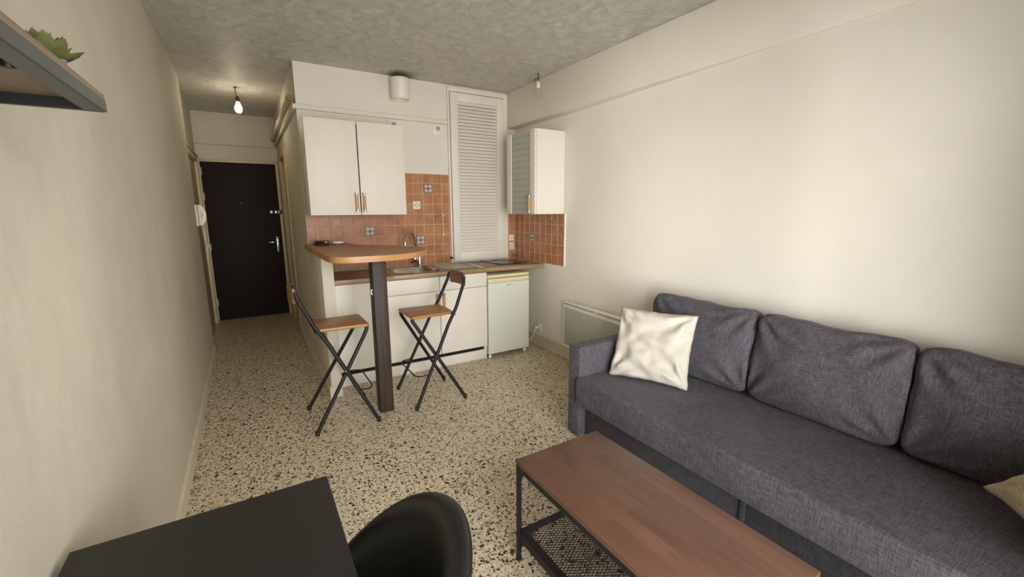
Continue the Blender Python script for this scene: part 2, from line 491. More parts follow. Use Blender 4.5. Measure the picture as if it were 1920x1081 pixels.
def build_room():
    bm = B(); bx(bm, -0.75, 2.9, YR - 0.2, 7.1, -0.12, 0.0); struct('floor', bm, 'floor', label='pale terrazzo floor with dark stone chips', smooth=False)
    bm = B(); bx(bm, -0.75, 2.9, YR - 0.2, 7.1, ZC, ZC + 0.12); struct('ceiling', bm, 'ceiling', label='rough plastered off-white ceiling', smooth=False)
    bm = B(); bx(bm, -0.70, XL, YR - 0.2, YLE, 0, ZC); struct('wall_left', bm, 'wall_l', label='long worn cream wall on the left', smooth=False)
    # recessed stretch of the left wall with its doorway
    bm = B()
    bx(bm, -0.70, XLR, YLE, 5.30, 0, ZC); bx(bm, -0.70, XLR, 5.30, 6.66, 2.06, ZC); bx(bm, -0.70, XLR, 6.66, YD, 0, ZC); bx(bm, -0.74, -0.70, 5.2, 7.0, 0, ZC)  # last slab is added behind the doorway to keep outside light out
    struct('wall_entry', bm, 'hall', label='recessed wall beside the entrance door', smooth=False)
    bm = B()
    bx(bm, -0.70, -0.421, YD, 7.0, 0, ZC); bx(bm, 0.412, 0.60, YD, 7.0, 0, ZC); bx(bm, -0.421, 0.412, YD, 7.0, 2.048, ZC); bx(bm, -0.75, 0.70, 7.0, 7.06, 0, ZC)  # last slab is added behind the door to stop light leaking under it
    struct('wall_back', bm, 'hall', label='end wall of the entrance hall above the black door', smooth=False)
    bm = B(); bx(bm, XLR, XK, YD - 0.03, YD + 0.001, 2.256, ZC, 0.004); struct('trim_3', bm, 'hall', label='boxed band over the entrance door')
    # hall / kitchen walls
    bm = B()
    bx(bm, XK, 0.60, YB, 5.62, 0, ZC); bx(bm, XK, 0.60, 5.62, 6.36, 2.08, ZC); bx(bm, XK, 0.60, 6.36, YD, 0, ZC); bx(bm, 0.60, 0.66, 5.5, 7.0, 0, ZC)  # last slab is an unseen addition blocking light behind the doorway
    struct('wall_hall', bm, 'hall', label='right wall of the entrance hall', smooth=False)
    bm = B(); bx(bm, 0.60, 2.9, YB, 4.3, 0, ZC); bx(bm, XK + 0.0005, 0.60, YB - 0.001, YB + 0.02, 0, ZC)
    struct('wall_kitchen', bm, 'wall_k', label='white kitchen back wall', smooth=False)
    # low partition under the bar
    bm = B(); bx(bm, 0.443, 0.526, 3.422, YB - 0.002, 0, 1.113, 0.006)
    struct('wall_partition', bm, 'hall', label='low plastered partition carrying the bar top')
    # right wall, slightly swelling towards the room's front
    bm = B()
    prism(bm, [(2.9, YR - 0.2), (2.9, YB + 0.1), (XR, YB + 0.1), (XR, 3.20), (2.53, 2.2), (2.475, 1.35), (2.472, YR - 0.2)], 0, ZC)
    struct('wall_right', bm, 'wall', label='long warm white wall behind the sofa', smooth=True)
    bm = B(); bx(bm, 2.462, 2.62, YR - 0.2, YB - 0.0, 2.288, ZC, 0.008); struct('ceiling_beam', bm, 'wall', label='white boxed beam along the top of the right wall')
    # rear wall with the French window that lights the room
    wx0, wx1, wz0, wz1 = -0.22, 1.62, 0.06, 2.30
    bm = B()
    bx(bm, -0.70, wx0, YR - 0.2, YR, 0, ZC); bx(bm, wx1, 2.9, YR - 0.2, YR, 0, ZC)
    bx(bm, wx0, wx1, YR - 0.2, YR, wz1, ZC); bx(bm, wx0, wx1, YR - 0.2, YR, 0, wz0)
    struct('wall_rear', bm, 'wall', label='rear wall with the tall window', smooth=False)
    w = sthing('window_1', ((wx0 + wx1) / 2, YR - 0.1, wz0), 'tall white French window in the rear wall', 'window')
    bm = B(); y0, y1 = YR - 0.14, YR - 0.07
    bx(bm, wx0, wx0 + .06, y0, y1, wz0, wz1, .004); bx(bm, wx1 - .06, wx1, y0, y1, wz0, wz1, .004)
    bx(bm, wx0, wx1, y0, y1, wz1 - .06, wz1, .004); bx(bm, wx0, wx1, y0, y1, wz0, wz0 + .08, .004)
    mid = (wx0 + wx1) / 2
    bx(bm, mid - .05, mid + .05, y0, y1, wz0, wz1, .004)
    obj('window_frame', bm, 'white2', w)
    bm = B(); bx(bm, wx0 + .06, mid - .05, YR - .108, YR - .102, wz0 + .08, wz1 - .06); obj('pane', bm, 'glass', w)
    bm = B(); bx(bm, mid + .05, wx1 - .06, YR - .108, YR - .102, wz0 + .08, wz1 - .06); obj('pane', bm, 'glass', w)
    # skirtings
    bm = B()
    prism(bm, [(XL - .002, 0), (XL + .013, 0), (XL + .013, .092), (XL + .004, .102), (XL - .002, .102)], YR, YLE + .003, 'y')
    struct('baseboard_left', bm, 'base', label='cream skirting along the left wall')
    bm = B(); prism(bm, [(XK + .001, 0), (XK - .014, 0), (XK - .014, .09), (XK - .006, .1), (XK + .001, .1)], 3.424, 5.56, 'y')
    struct('baseboard_hall', bm, 'base', label='cream skirting along the low partition and hall wall')
    bm = B()
    for (xa, ya), (xb, yb) in (((XR, YB), (XR, 3.2)), ((XR, 3.2), (2.53, 2.2)), ((2.53, 2.2), (2.475, 1.35)), ((2.475, 1.35), (2.472, YR))):
        n1 = 0.016
        vs = []
        for x, y in ((xa, ya), (xb, yb)):
            vs.append([bm.verts.new(p) for p in ((x + .01, y, 0), (x - n1, y, 0), (x - n1, y, .10), (x - n1 - .008, y, .112), (x - n1 - .008, y, .125), (x - n1 + .006, y, .138), (x + .01, y, .138))])
        for i in range(6):
            bm.faces.new((vs[0][i], vs[0][i + 1], vs[1][i + 1], vs[1][i]))
    struct('baseboard_right', bm, 'base', label='white moulded skirting below the heater')
    # ledge moulding running along the kitchen wall and round into the hall
    bm = B(); bx(bm, 0.418, 1.785, YB - .030, YB + .002, 2.268, 2.306, .004); struct('trim_1', bm, 'wall_k', label='white ledge moulding over the wall cabinet')
    bm = B(); bx(bm, 0.418, XK + .002, YB + .003, YD - .032, 2.268, 2.306, .004); struct('trim_2', bm, 'hall', label='cream ledge moulding high on the hall wall')

def door_entrance():
    d = sthing('door_1', (0, YD, 0), 'black-brown entrance door at the end of the hall', 'door')
    bm = B(); bx(bm, -0.417, 0.408, YD + .012, YD + .055, .006, 2.044, .003); leaf = obj('door_leaf', bm, 'door', d)
    bm = B()
    bx(bm, -0.449, -0.418, YD - .02, YD + .03, 0, 2.085, .005); bx(bm, 0.409, 0.446, YD - .02, YD + .03, 0, 2.085, .005)
    bx(bm, -0.418, 0.409, YD - .02, YD + .03, 2.045, 2.085, .005)
    obj('door_frame', bm, 'trim', d)
    bm = B(); bx(bm, .334, .372, YD - .002, YD + .0125, .88, 1.09, .003)
    bx(bm, .235, .352, YD - .05, YD - .036, 1.008, 1.024, .005); tube(bm, [(.352, YD - .043, 1.016), (.352, YD, 1.016)], .009)
    obj('door_handle', bm, 'chrome', leaf)
    bm = B()
    bx(bm, .335, .408, YD - .03, YD + .0125, 1.385, 1.455, .004, 0)
    bx(bm, .292, .330, YD - .014, YD + .0125, 1.398, 1.440, .004, 1)
    lathe(bm, [(0, 0), (.017, 0), (.017, .02), (.012, .026), (0, .026)], 0, 0, 16, 1, Matrix.Translation((.362, YD - .03, 1.42)) @ Matrix.Rotation(PI / 2, 4, 'X'))
    bx(bm, .412, .436, YD - .035, YD - .02, 1.39, 1.445, .003, 0); bx(bm, .394, .407, YD - .036, YD - .029, 1.40, 1.438, .002, 1)
    obj('lock', bm, ['blackp', 'brass'], leaf)
    bm = B(); lathe(bm, [(0, 0), (.012, 0), (.010, .006), (0, .006)], 0, 0, 14, 0, Matrix.Translation((-.024, YD + .012, 1.534)) @ Matrix.Rotation(PI / 2, 4, 'X'))
    obj('peephole', bm, 'frame', leaf)
    for z in (1.93, 1.62, .98, .25):
        bm = B(); tube(bm, [(-.414, YD + .004, z - .045), (-.414, YD + .004, z + .045)], .007, 8); obj('hinge', bm, 'trim', leaf)

def door_left():
    d = sthing('door_3', (XLR, 5.98, 0), 'grey-beige door in the recess beside the entrance', 'door')
    bm = B(); bx(bm, XLR - .05, XLR - .012, 5.335, 6.625, .006, 2.025, .003); leaf = obj('door_leaf', bm, 'trim', d)
    bm = B()
    x0, x1 = XLR - .06, XLR + .018
    bx(bm, x0, x1, 5.27, 5.335, 0, 2.09, .006); bx(bm, x0, x1, 6.625, 6.70, 0, 2.09, .006); bx(bm, x0, x1, 5.335, 6.625, 2.027, 2.09, .006)
    bx(bm, XLR, XLR + .030, 5.25, 6.72, 2.09, 2.112, .005)
    obj('door_frame', bm, 'trim', d)
    bm = B(); tube(bm, [(XLR - .006, 5.42, 1.0), (XLR + .03, 5.42, 1.0), (XLR + .03, 5.53, 1.0)], .008); obj('door_handle', bm, 'brushed', leaf)

def door_bath():
    d = sthing('door_2', (XK, 5.98, 0), 'ochre painted door on the right of the hall', 'door')
    bm = B(); bx(bm, XK + .07, XK + .108, 5.645, 6.335, .006, 2.055, .003); leaf = obj('door_leaf', bm, 'ochre', d)
    bm = B()
    x0, x1 = XK - .016, XK + .12
    bx(bm, x0, x1, 5.575, 5.642, 0, 2.125, .006); bx(bm, x0, x1, 6.338, 6.40, 0, 2.125, .006); bx(bm, x0, x1, 5.642, 6.338, 2.058, 2.125, .006)
    obj('door_frame', bm, 'ochre', d)
    bm = B(); tube(bm, [(XK + .072, 5.72, 1.0), (XK + .03, 5.72, 1.0), (XK + .03, 5.83, 1.0)], .008); obj('door_handle', bm, 'brushed', leaf)

# ------------------------------------------------------------------ wall tiles
TP = 0.0975
def deco(bm, fx, u, v, h):
    """a small printed tile: cream ground with a dark ring, rosette and corner marks; fx maps (u, v, height) to a point"""
    def quad(pts, mi, hh):
        f = bm.faces.new([bm.verts.new(fx(a, b, hh)) for a, b in pts]); f.material_index = mi
    r = TP * .43
    def sq(s, mi, hh, rot=0):
        quad([(u + s * math.cos(a + rot), v + s * math.sin(a + rot)) for a in (PI / 4, 3 * PI / 4, 5 * PI / 4, 7 * PI / 4)], mi, hh)
    sq(r * 1.50, 1, h + .0008); sq(r * 1.28, 0, h + .0014)
    n = 20
    def disc(rad, mi, hh):
        quad([(u + rad * math.cos(2 * PI * k / n), v + rad * math.sin(2 * PI * k / n)) for k in range(n)], mi, hh)
    disc(r * .74, 2, h + .0020); disc(r * .60, 0, h + .0026)
    sq(r * .46, 1, h + .0032, PI / 4); disc(r * .13, 2, h + .0038)
    for k in range(4):
        a = PI / 2 * k
        c, s = math.cos(a), math.sin(a)
        def T(p, q):
            return (u + r * (p * c - q * s), v + r * (p * s + q * c))
        quad([T(.62, -.10), T(.88, -.16), T(.88, .16), T(.62, .10)], 1, h + .0032)
        a += PI / 4
        c, s = math.cos(a), math.sin(a)
        quad([(u + r * (p * c - q * s), v + r * (p * s + q * c)) for p, q in ((.78, 0), (.98, -.14), (1.16, 0), (.98, .14))], 2, h + .0026)

def tile_field(bm, fx, us, vs, skip=()):
    rnd = random.Random(3)
    for i in range(len(us) - 1):
        for j in range(len(vs) - 1):
            if (i, j) in skip:
                continue
            g = .0022
            a, b, c, d = us[i] + g, us[i + 1] - g, vs[j] + g, vs[j + 1] - g
            if b - a < .006 or d - c < .006:
                continue
            h = .007 + rnd.uniform(-.0008, .0008)
            e = .003
            jt = lambda: rnd.uniform(-.0008, .0008)
            lo = [bm.verts.new(fx(p + jt(), q + jt(), .001)) for p, q in ((a, c), (b, c), (b, d), (a, d))]
            tl = rnd.uniform(-.0006, .0006)
            hi = [bm.verts.new(fx(p, q, h + t)) for p, q, t in ((a + e, c + e, tl), (b - e, c + e, -tl), (b - e, d - e, tl), (a + e, d - e, -tl))]
            bm.faces.new(hi)
            for k in range(4):
                bm.faces.new((lo[k], lo[(k + 1) % 4], hi[(k + 1) % 4], hi[k]))

def fr_(a, b, start):
    """grid lines from a to b on the tile pitch through start"""
    k0 = math.floor((a - start) / TP) + 1
    out = [a]
    k = k0
    while start + k * TP < b - .004:
        if start + k * TP > a + .004:
            out.append(start + k * TP)
        k += 1
    out.append(b)
    return out

def build_tiles():
    zs = [0.902, 1.0, 1.1, 1.2, 1.3, 1.402]
    zs2 = [1.402, 1.5, 1.6, 1.7, 1.79]
    Y = YB - .001
    fy = lambda u, v, h: (u, Y - h, v)
    bm = B()
    us = fr_(0.53, 1.786, 0.930)
    us_hi = fr_(1.235, 1.786, 0.930)
    tile_field(bm, fy, us, zs)
    tile_field(bm, fy, us_hi, zs2)
    tile_field(bm, fy, fr_(0.452, 0.53, 0.452 + .0), [1.158, 1.2, 1.3, 1.402])
    tile_field(bm, fy, [2.478, 2.50, XR - .004], zs + [1.47])
    n = len(bm.faces)
    for f in bm.faces: f.material_index = 0
    # grout bed
    for a, b, c, d in ((0.53, 1.786, .902, 1.402), (1.235, 1.786, 1.402, 1.79), (.452, .53, 1.158, 1.402), (2.478, XR - .004, .902, 1.47)):
        f = bm.faces.new([bm.verts.new(fy(p, q, .003)) for p, q in ((a, c), (b, c), (b, d), (a, d))]); f.material_index = 1
    o = obj('tile_backsplash', bm, ['tile', 'grout'], smooth=False); o['kind'] = 'structure'; o['label'] = 'terracotta wall tiles behind the sink'
    for u, v in ((.979, 1.25), (1.564, 1.65), (1.467, 1.15)):
        bm = B(); deco(bm, fy, u, v, .009); obj('patterned_tile', bm, ['decow', 'decod', 'decog'], o, smooth=False)['label'] = 'cream tile printed with a dark rosette'
    fx_ = lambda u, v, h: (XR - .001 - h, u, v)
    bm = B()
    y1 = YB - .012
    ys = [y1 - TP * k for k in range(10)][::-1]
    tile_field(bm, fx_, ys, zs)
    for f in bm.faces: f.material_index = 0
    f = bm.faces.new([bm.verts.new(fx_(p, q, .003)) for p, q in ((ys[0] - .003, .902), (y1, .902), (y1, 1.402), (ys[0] - .003, 1.402))]); f.material_index = 1
    bx(bm, XR - .012, XR, ys[0] - .016, ys[0] - .003, .90, 1.404, .001, 2)
    o = obj('tile_splashback', bm, ['tile', 'grout', 'white2'], smooth=False); o['kind'] = 'structure'; o['label'] = 'terracotta wall tiles beside the hob'
    bm = B(); deco(bm, fx_, y1 - TP * 3.5, 1.15, .009); obj('patterned_tile', bm, ['decow', 'decod', 'decog'], o, smooth=False)['label'] = 'cream tile printed with a dark rosette'

# ------------------------------------------------------------------ kitchen units
def bar_handle(bm, x, y, z0, z1, out=-1):
    """wooden pull with steel feet on a front facing -y"""
    tube(bm, [(x, y - .024, z0 + .018), (x, y - .026, (z0 + z1) / 2), (x, y - .024, z1 - .018)], .0118, 12, 0)
    for z in (z0, z1):
        s = 1 if z == z0 else -1
        tube(bm, [(x, y - .024, z), (x, y - .024, z + s * .020)], .0130, 12, 1)
        tube(bm, [(x, y - .024, z + s * .006), (x, y, z + s * .006)], .006, 8, 1)

def build_kitchen():
    # left wall cabinet
    t = thing('wall_cabinet', 'white two-door wall cabinet above the bar, fixed to the tiled wall', 'cabinet', (.835, 3.96, 1.405), 'kitchen wall cabinets')
    x0, x1, y0, y1, z0, z1 = .448, 1.225, 3.808, YB - .014, 1.405, 2.151
    bm = B()
    bx(bm, x0, x0 + .018, y0, y1, z0, z1, .001); bx(bm, x1 - .018, x1, y0, y1, z0, z1, .001)
    bx(bm, x0 + .018, x1 - .018, y0, y1, z0 + .002, z0 + .02); bx(bm, x0 + .018, x1 - .018, y0, y1, z1 - .02, z1 - .001); bx(bm, x0 + .018, x1 - .018, y1 - .008, y1, z0 + .02, z1 - .02)
    bx(bm, x0 + .018, x1 - .018, y0 + .02, y1 - .008, 1.77, 1.788)
    obj('cabinet_body', bm, 'white', t)
    for a, b, hx in ((x0, .8335, .803), (.8425, x1, .864)):
        bm = B(); bx(bm, a, b, y0 - .021, y0 - .002, z0, z1, .0015); d = obj('cabinet_door', bm, 'white', t)
        bm = B(); bar_handle(bm, hx, y0 - .0215, 1.432, 1.585); obj('handle', bm, ['hwood', 'steel'], d)['label'] = 'wooden handle with steel ends'
    # right wall cabinet: glass door faces left, plain side faces the room
    t = thing('wall_cabinet', 'white corner wall cabinet with a dotted glass door, beside the louvred door', 'cabinet', (2.41, 3.52, 1.402), 'kitchen wall cabinets')
    x0, x1, y0, y1, z0, z1 = 2.266, XR - .003, 3.272, 3.764, 1.402, 2.147
    bm = B()
    bx(bm, x0, x1, y0, y0 + .018, z0, z1, .001); bx(bm, x0, x1, y1 - .018, y1, z0, z1, .001)
    bx(bm, x0, x1, y0 + .018, y1 - .018, z0 + .0, z0 + .018); bx(bm, x0, x1, y0 + .018, y1 - .018, z1 - .018, z1); bx(bm, x1 - .008, x1, y0 + .018, y1 - .018, z0 + .018, z1 - .018)
    obj('cabinet_body', bm, 'white', t)
    bm = B(); bx(bm, x0 + .01, x1 - .008, y0 + .018, y1 - .018, 1.655, 1.673); obj('shelf', bm, 'white', t)
    dx0, dx1 = x0 - .022, x0 - .003
    bm = B()
    for a, b in ((y0 + .001, y0 + .088), (y1 - .088, y1 - .001)):
        bx(bm, dx0, dx1, a, b, z0, z1, .002)
    bx(bm, dx0, dx1, y0 + .088, y1 - .088, z0, z0 + .002); bx(bm, dx0, dx1, y0 + .088, y1 - .088, z1 - .002, z1)
    d = obj('cabinet_door', bm, 'white', t)
    bm = B(); bx(bm, dx0 + .006, dx0 + .011, y0 + .087, y1 - .087, z0 + .002, z1 - .002)
    ny, nz = 6, 13
    for i in range(ny):
        for j in range(nz):
            yy = y0 + .118 + i * (y1 - y0 - .236) / (ny - 1); zz = z0 + .045 + j * (z1 - z0 - .09) / (nz - 1)
            s = .0062
            f = bm.faces.new([bm.verts.new((dx0 + .0052, yy + s * math.cos(a) * .9, zz + s * math.sin(a))) for a in (2 * PI * k / 10 for k in range(10))]); f.material_index = 1
    obj('glass_pane', bm, ['frost', 'dot'], d)['label'] = 'grey-green frosted pane with rows of clear dots'
    bm = B()
    hx, hy, h0, h1 = dx0 - .024, y0 + .055, 1.416, 1.572
    tube(bm, [(hx, hy, h0 + .018), (hx - .002, hy, (h0 + h1) / 2), (hx, hy, h1 - .018)], .0118, 12, 0)
    for z, s in ((h0, 1), (h1, -1)):
        tube(bm, [(hx, hy, z), (hx, hy, z + s * .02)], .0130, 12, 1); tube(bm, [(hx, hy, z + s * .006), (dx0, hy, z + s * .006)], .006, 8, 1)
    obj('handle', bm, ['hwood', 'steel'], d)['label'] = 'wooden handle with steel ends'

    # worktop with the sink cut-out
    yf, yb, zt, zb = 3.568, YB - .012, .899, .862
    sx0, sx1, sy0, sy1 = 1.02, 1.905, 3.622, 4.075
    bm = B()
    bx(bm, .529, sx0, yf, yb, zb, zt, .002); bx(bm, sx1, XR - .012, yf, yb, zb, zt, .002)
    bx(bm, sx0, sx1, yf, sy0, zb, zt, .002); bx(bm, sx0, sx1, sy1, yb, zb, zt, .002)
    tag(obj('worktop', bm, 'counter'), 'long brown wood-effect kitchen worktop along the tiled wall', 'worktop')

    # stainless sink with round-cornered basin and ribbed drainer
    t = thing('kitchen_sink', 'stainless steel sink with basin and ribbed drainer set in the worktop', 'sink', (1.45, 3.85, .9))
    bm = B()
    bx0, bx1, by0, by1 = 1.06, 1.455, 3.655, 3.995
    zr = .9035
    def rr(x0, x1, y0, y1, r, n=5):
        out = []
        for cx, cy, a0 in ((x1 - r, y1 - r, 0), (x0 + r, y1 - r, PI / 2), (x0 + r, y0 + r, PI), (x1 - r, y0 + r, 3 * PI / 2)):
            for k in range(n + 1):
                a = a0 + PI / 2 * k / n
                out.append((cx + r * math.cos(a), cy + r * math.sin(a)))
        return out
    rings = [[(x, y, zr) for x, y in rr(bx0 - .014, bx1 + .014, by0 - .014, by1 + .014, .11)],
             [(x, y, zr) for x, y in rr(bx0, bx1, by0, by1, .10)],
             [(x, y, zr - .012) for x, y in rr(bx0 + .006, bx1 - .006, by0 + .006, by1 - .006, .10)],
             [(x, y, zr - .13) for x, y in rr(bx0 + .03, bx1 - .03, by0 + .03, by1 - .03, .09)],
             [(x, y, zr - .15) for x, y in rr(bx0 + .06, bx1 - .06, by0 + .06, by1 - .06, .07)]]
    vr = [[bm.verts.new(p) for p in R] for R in rings]
    for A, Bq in zip(vr, vr[1:]):
        for k in range(len(A)):
            bm.faces.new((A[k], A[(k + 1) % len(A)], Bq[(k + 1) % len(A)], Bq[k]))
    bm.faces.new(vr[-1])
    # rim plate around
    def plate(x0, x1, y0, y1):
        bx(bm, x0, x1, y0, y1, zr - .003, zr - .0005)
    plate(sx0 - .008, bx0 - .01, sy0 - .008, sy1 + .008); plate(bx1 + .01, sx1 + .008, sy0 - .008, sy1 + .008)
    plate(bx0 - .01, bx1 + .01, sy0 - .008, by0 - .01); plate(bx0 - .01, bx1 + .01, by1 + .01, sy1 + .008)
    obj('basin', bm, 'steel', t)
    bm = B()
    for k in range(9):
        y = 3.68 + k * .042
        tube(bm, [(1.52, y, zr), (1.53, y, zr + .002), (1.86, y, zr + .002), (1.87, y, zr)], .006, 6)
    obj('drainer', bm, 'steel', t)
    bm = B(); lathe(bm, [(0, zr - .147), (.03, zr - .147), (.034, zr - .149)], 1.26, 3.82, 18); obj('drain', bm, 'chrome', t)
    # tap
    t = thing('kitchen_tap', 'chrome swan-neck mixer tap behind the sink basin', 'tap', (1.41, 4.02, .9))
    cx, cy = 1.41, 4.032
    bm = B(); lathe(bm, [(0, .9035), (.027, .9035), (.027, .91), (.021, .916), (.020, 1.02), (.017, 1.03), (0, 1.03)], cx, cy, 20); obj('tap_body', bm, 'chrome', t)
    bm = B()
    pts = [Vector((cx - .01, cy - .006, 1.02)), Vector((cx - .02, cy - .012, 1.08))]
    P0, P1 = Vector((cx - .045, cy - .03, 1.12)), Vector((1.235, 3.915, 1.115))
    for k in range(13):
        a = PI * k / 12
        m = (P0 + P1) / 2; h = (P1 - P0) / 2
        pts.append(m - h * math.cos(a) + Vector((0, 0, .115 * math.sin(a))))
    pts.append(P1 + Vector((-.002, -.001, -.045)))
    tube(bm, pts, .0115, 12); obj('spout', bm, 'chrome', t)
    bm = B(); bx(bm, cx - .055, cx - .018, cy - .02, cy + .014, .955, 1.0, .006, 0); tube(bm, [(cx - .04, cy, .952), (cx - .085, cy - .01, .945)], .006, 8, 1); obj('lever', bm, ['chrome', 'blackp'], t)

    # hob
    bm = B(); bx(bm, 2.118, 2.44, 3.69, 4.12, .9, .906, .002, 0)
    for (x, y, r) in ((2.28, 3.80, .075), (2.28, 4.0, .09)):
        tube(bm, [(x + r * math.cos(a), y + r * math.sin(a), .9061) for a in (2 * PI * k / 32 for k in range(32))], .0008, 4, 1, closed=True)
    tag(obj('hob', bm, ['hob', 'grey'], loc=(2.28, 3.9, .9)), 'black glass two-ring hob on the right end of the worktop', 'hob')

    # base units
    t = thing('base_cabinet', 'white base cabinet with two doors and drawer fronts under the sink', 'cabinet', (1.43, 3.85, 0))
    bm = B(); X0, X1 = .951, 1.903
    bx(bm, X0, X0 + .018, 3.60, 4.12, .14, .86); bx(bm, X1 - .018, X1, 3.60, 4.12, .0, .86); bx(bm, X0 + .018, X1 - .018, 3.66, 4.12, .14, .158); bx(bm, X0 + .018, X1 - .018, 4.1, 4.12, .128, .70)
    bx(bm, X0 + .018, X1 - .018, 3.60, 3.62, .68, .86)
    obj('cabinet_body', bm, 'white', t)
    bm = B(); bx(bm, X0 + .019, X1 - .019, 3.63, 3.64, .02, .138); obj('shade_board', bm, 'gap_shade', t)['label'] = 'dark board painted as the shade of the plinth gap'  # dark board added to paint the shadow band above the plinth
    for a, b, hx in ((.953, 1.4235, 1.397), (1.4295, 1.903, 1.457)):
        bm = B(); bx(bm, a, b, 3.577, 3.597, .136, .7245, .0015); d = obj('cabinet_door', bm, 'white', t)
        bm = B(); bar_handle(bm, hx, 3.5765, .556, .709); obj('handle', bm, ['hwood', 'steel'], d)['label'] = 'wooden handle with steel ends'
        bm = B(); bx(bm, a, b, 3.577, 3.597, .7310, .857, .0015); obj('drawer_front', bm, 'white', t)
    t = thing('filler_panel', 'plain white base panel between the low partition and the dark post', 'panel', (.74, 3.59, 0))
    bm = B(); bx(bm, .531, .9485, 3.577, 3.597, .136, .858, .0015); obj('front_panel', bm, 'white', t)
    bm = B(); bx(bm, .531, .9485, 3.623, 3.64, .02, .858); obj('shade_backing', bm, 'gap_shade', t)  # dark sheet standing in for the shade under the panel
    bm = B(); bx(bm, .531, 1.883, 3.603, 3.621, 0.001, .094, .002); tag(obj('plinth_board', bm, 'white', loc=(1.2, 3.61, 0)), 'long white plinth board under the base cabinet fronts', 'plinth')

    # fridge
    t = thing('fridge', 'white under-counter fridge with a yellowed top strip', 'fridge', (2.14, 3.85, 0))
    x0, x1 = 1.912, 2.378
    bm = B(); bx(bm, x0 + .004, x1 - .004, 3.605, 4.10, .032, .80, .008); obj('fridge_body', bm, 'fridge', t)
    bm = B(); bx(bm, x0, x1, 3.565, 4.10, .801, .828, .006); obj('fridge_top', bm, 'cream', t)
    bm = B(); bx(bm, x0, x1, 3.557, 3.602, .045, .752, .008, seg=3); d = obj('fridge_door', bm, 'fridge', t)
    bm = B(); bx(bm, x0, x1, 3.559, 3.602, .753, .792, .006)
    bx(bm, x1 - .05, x1 - .01, 3.552, 3.565, .766, .796, .003)
    obj('handle_strip', bm, 'cream', t)
    bm = B()
    for k, (a, b) in enumerate(((-.025, -.018), (-.016, -.008), (-.005, .004), (.006, .012))):
        bx(bm, 2.143 + a, 2.143 + b, 3.5563, 3.5575, .716, .722 + .003 * (k % 2))
    bx(bm, 2.12, 2.165, 3.5563, 3.5575, .7265, .728)
    obj('badge', bm, 'grey', d)['label'] = 'tiny grey badge'
    for x in (x0 + .03, x1 - .03):
        for y in (3.60, 4.06):
            bm = B(); lathe(bm, [(0, 0.001), (.016, 0.001), (.016, .02), (.010, .033), (0, .033)], x, y, 12); obj('foot', bm, 'plast', t)

    # bar top and its post
    t = thing('bar_counter', 'honey-coloured curved wooden bar top on the low partition and dark post', 'bar counter', (.8, 3.4, 1.115))
    pts = [(.415, 4.128), (.425, 3.06)]
    pts += [tuple(p[:2]) for p in arc((.428, 3.0, 0), (.436, 2.842, 0), (.56, 2.832, 0), 8)]
    pts += [tuple(p[:2]) for p in arc((.70, 2.828, 0), (.98, 2.828, 0), (1.115, 3.05, 0), 10)]
    pts += [tuple(p[:2]) for p in arc((1.135, 3.09, 0), (1.18, 3.18, 0), (1.19, 3.235, 0), 4)]
    pts += [tuple(p[:2]) for p in arc((1.185, 3.275, 0), (1.10, 3.60, 0), (.85, 3.74, 0), 8)]
    pts += [tuple(p[:2]) for p in arc((.82, 3.77, 0), (.76, 3.86, 0), (.76, 4.128, 0), 5)]
    bm = B(); prism(bm, pts, 1.1155, 1.155, 'z', 0, .002, side_mi=1)
    obj('board', bm, ['bar', 'barlip'], t)
    bm = B()
    bx(bm, .452, .475, 3.39, 3.4215, 1.095, 1.1145, .002); obj('bracket', bm, 'trim', t)
    t = thing('bar_post', 'square dark-stained wooden post holding up the bar top', 'post', (.748, 3.01, 0))
    bm = B(); bx(bm, .70, .796, 2.962, 3.062, .001, 1.1145, .005); obj('post_shaft', bm, 'post', t)
    bm = B(); tube(bm, [(.699, 2.985, .905), (.692, 2.985, .905), (.690, 2.985, .885), (.692, 2.985, .875), (.697, 2.985, .876)], .005, 8); obj('hook', bm, 'plast', t)['label'] = 'small white hook'

def build_louver():
    t = thing('louvred_door', 'white louvred cupboard door standing between the tiles and the corner', 'cupboard door', (2.1, 4.12, .91))
    x0, x1, z0, z1 = 1.789, 2.472, .912, 2.622
    ya, yb = 4.118, YB - .001
    bm = B()
    bx(bm, x0, x0 + .018, ya, yb, z0, z1, .002); bx(bm, x1 - .05, x1, ya, yb, z0, z1, .002); bx(bm, x0 + .018, x1 - .05, ya, yb, z1 - .04, z1, .002)
    bx(bm, x0 + .018, x1 - .05, yb - .006, yb - .001, z0, z1 - .04)
    obj('door_frame', bm, 'white2', t)
    a, b, c, d = 1.809, 2.420, .922, 2.568
    y0, y1 = 4.093, 4.117
    sa, sb, sc, sd = 1.882, 2.328, 1.012, 2.49
    bm = B()
    bx(bm, a, sa, y0, y1, c, d, .002); bx(bm, sb, b, y0, y1, c, d, .002); bx(bm, sa, sb, y0, y1, c, sc, .002); bx(bm, sa, sb, y0, y1, sd, d, .002)
    p = obj('door_panel', bm, 'white2', t)
    bm = B(); n = 46
    for k in range(n):
        z = sc + (k + .5) * (sd - sc) / n
        R = Matrix.Translation((0, (y0 + y1) / 2 + .002, z)) @ Matrix.Rotation(math.radians(-31), 4, 'X')
        bx(bm, sa - .002, sb + .002, -.0035, .0035, -.0158, .0158, mat=R)
    obj('louvre_slats', bm, 'white2', p, smooth=False)
    bm = B(); bx(bm, sa, sb, y1 - .002, y1, sc, sd); obj('slat_shade_backing', bm, 'gap_shade', p)  # dark sheet painting the shade between the slats
    bm = B(); tube(bm, [(x0 - .004, 4.1, .955), (x0 - .004, 4.135, .955)], .012, 10); obj('hinge', bm, 'wire', t)

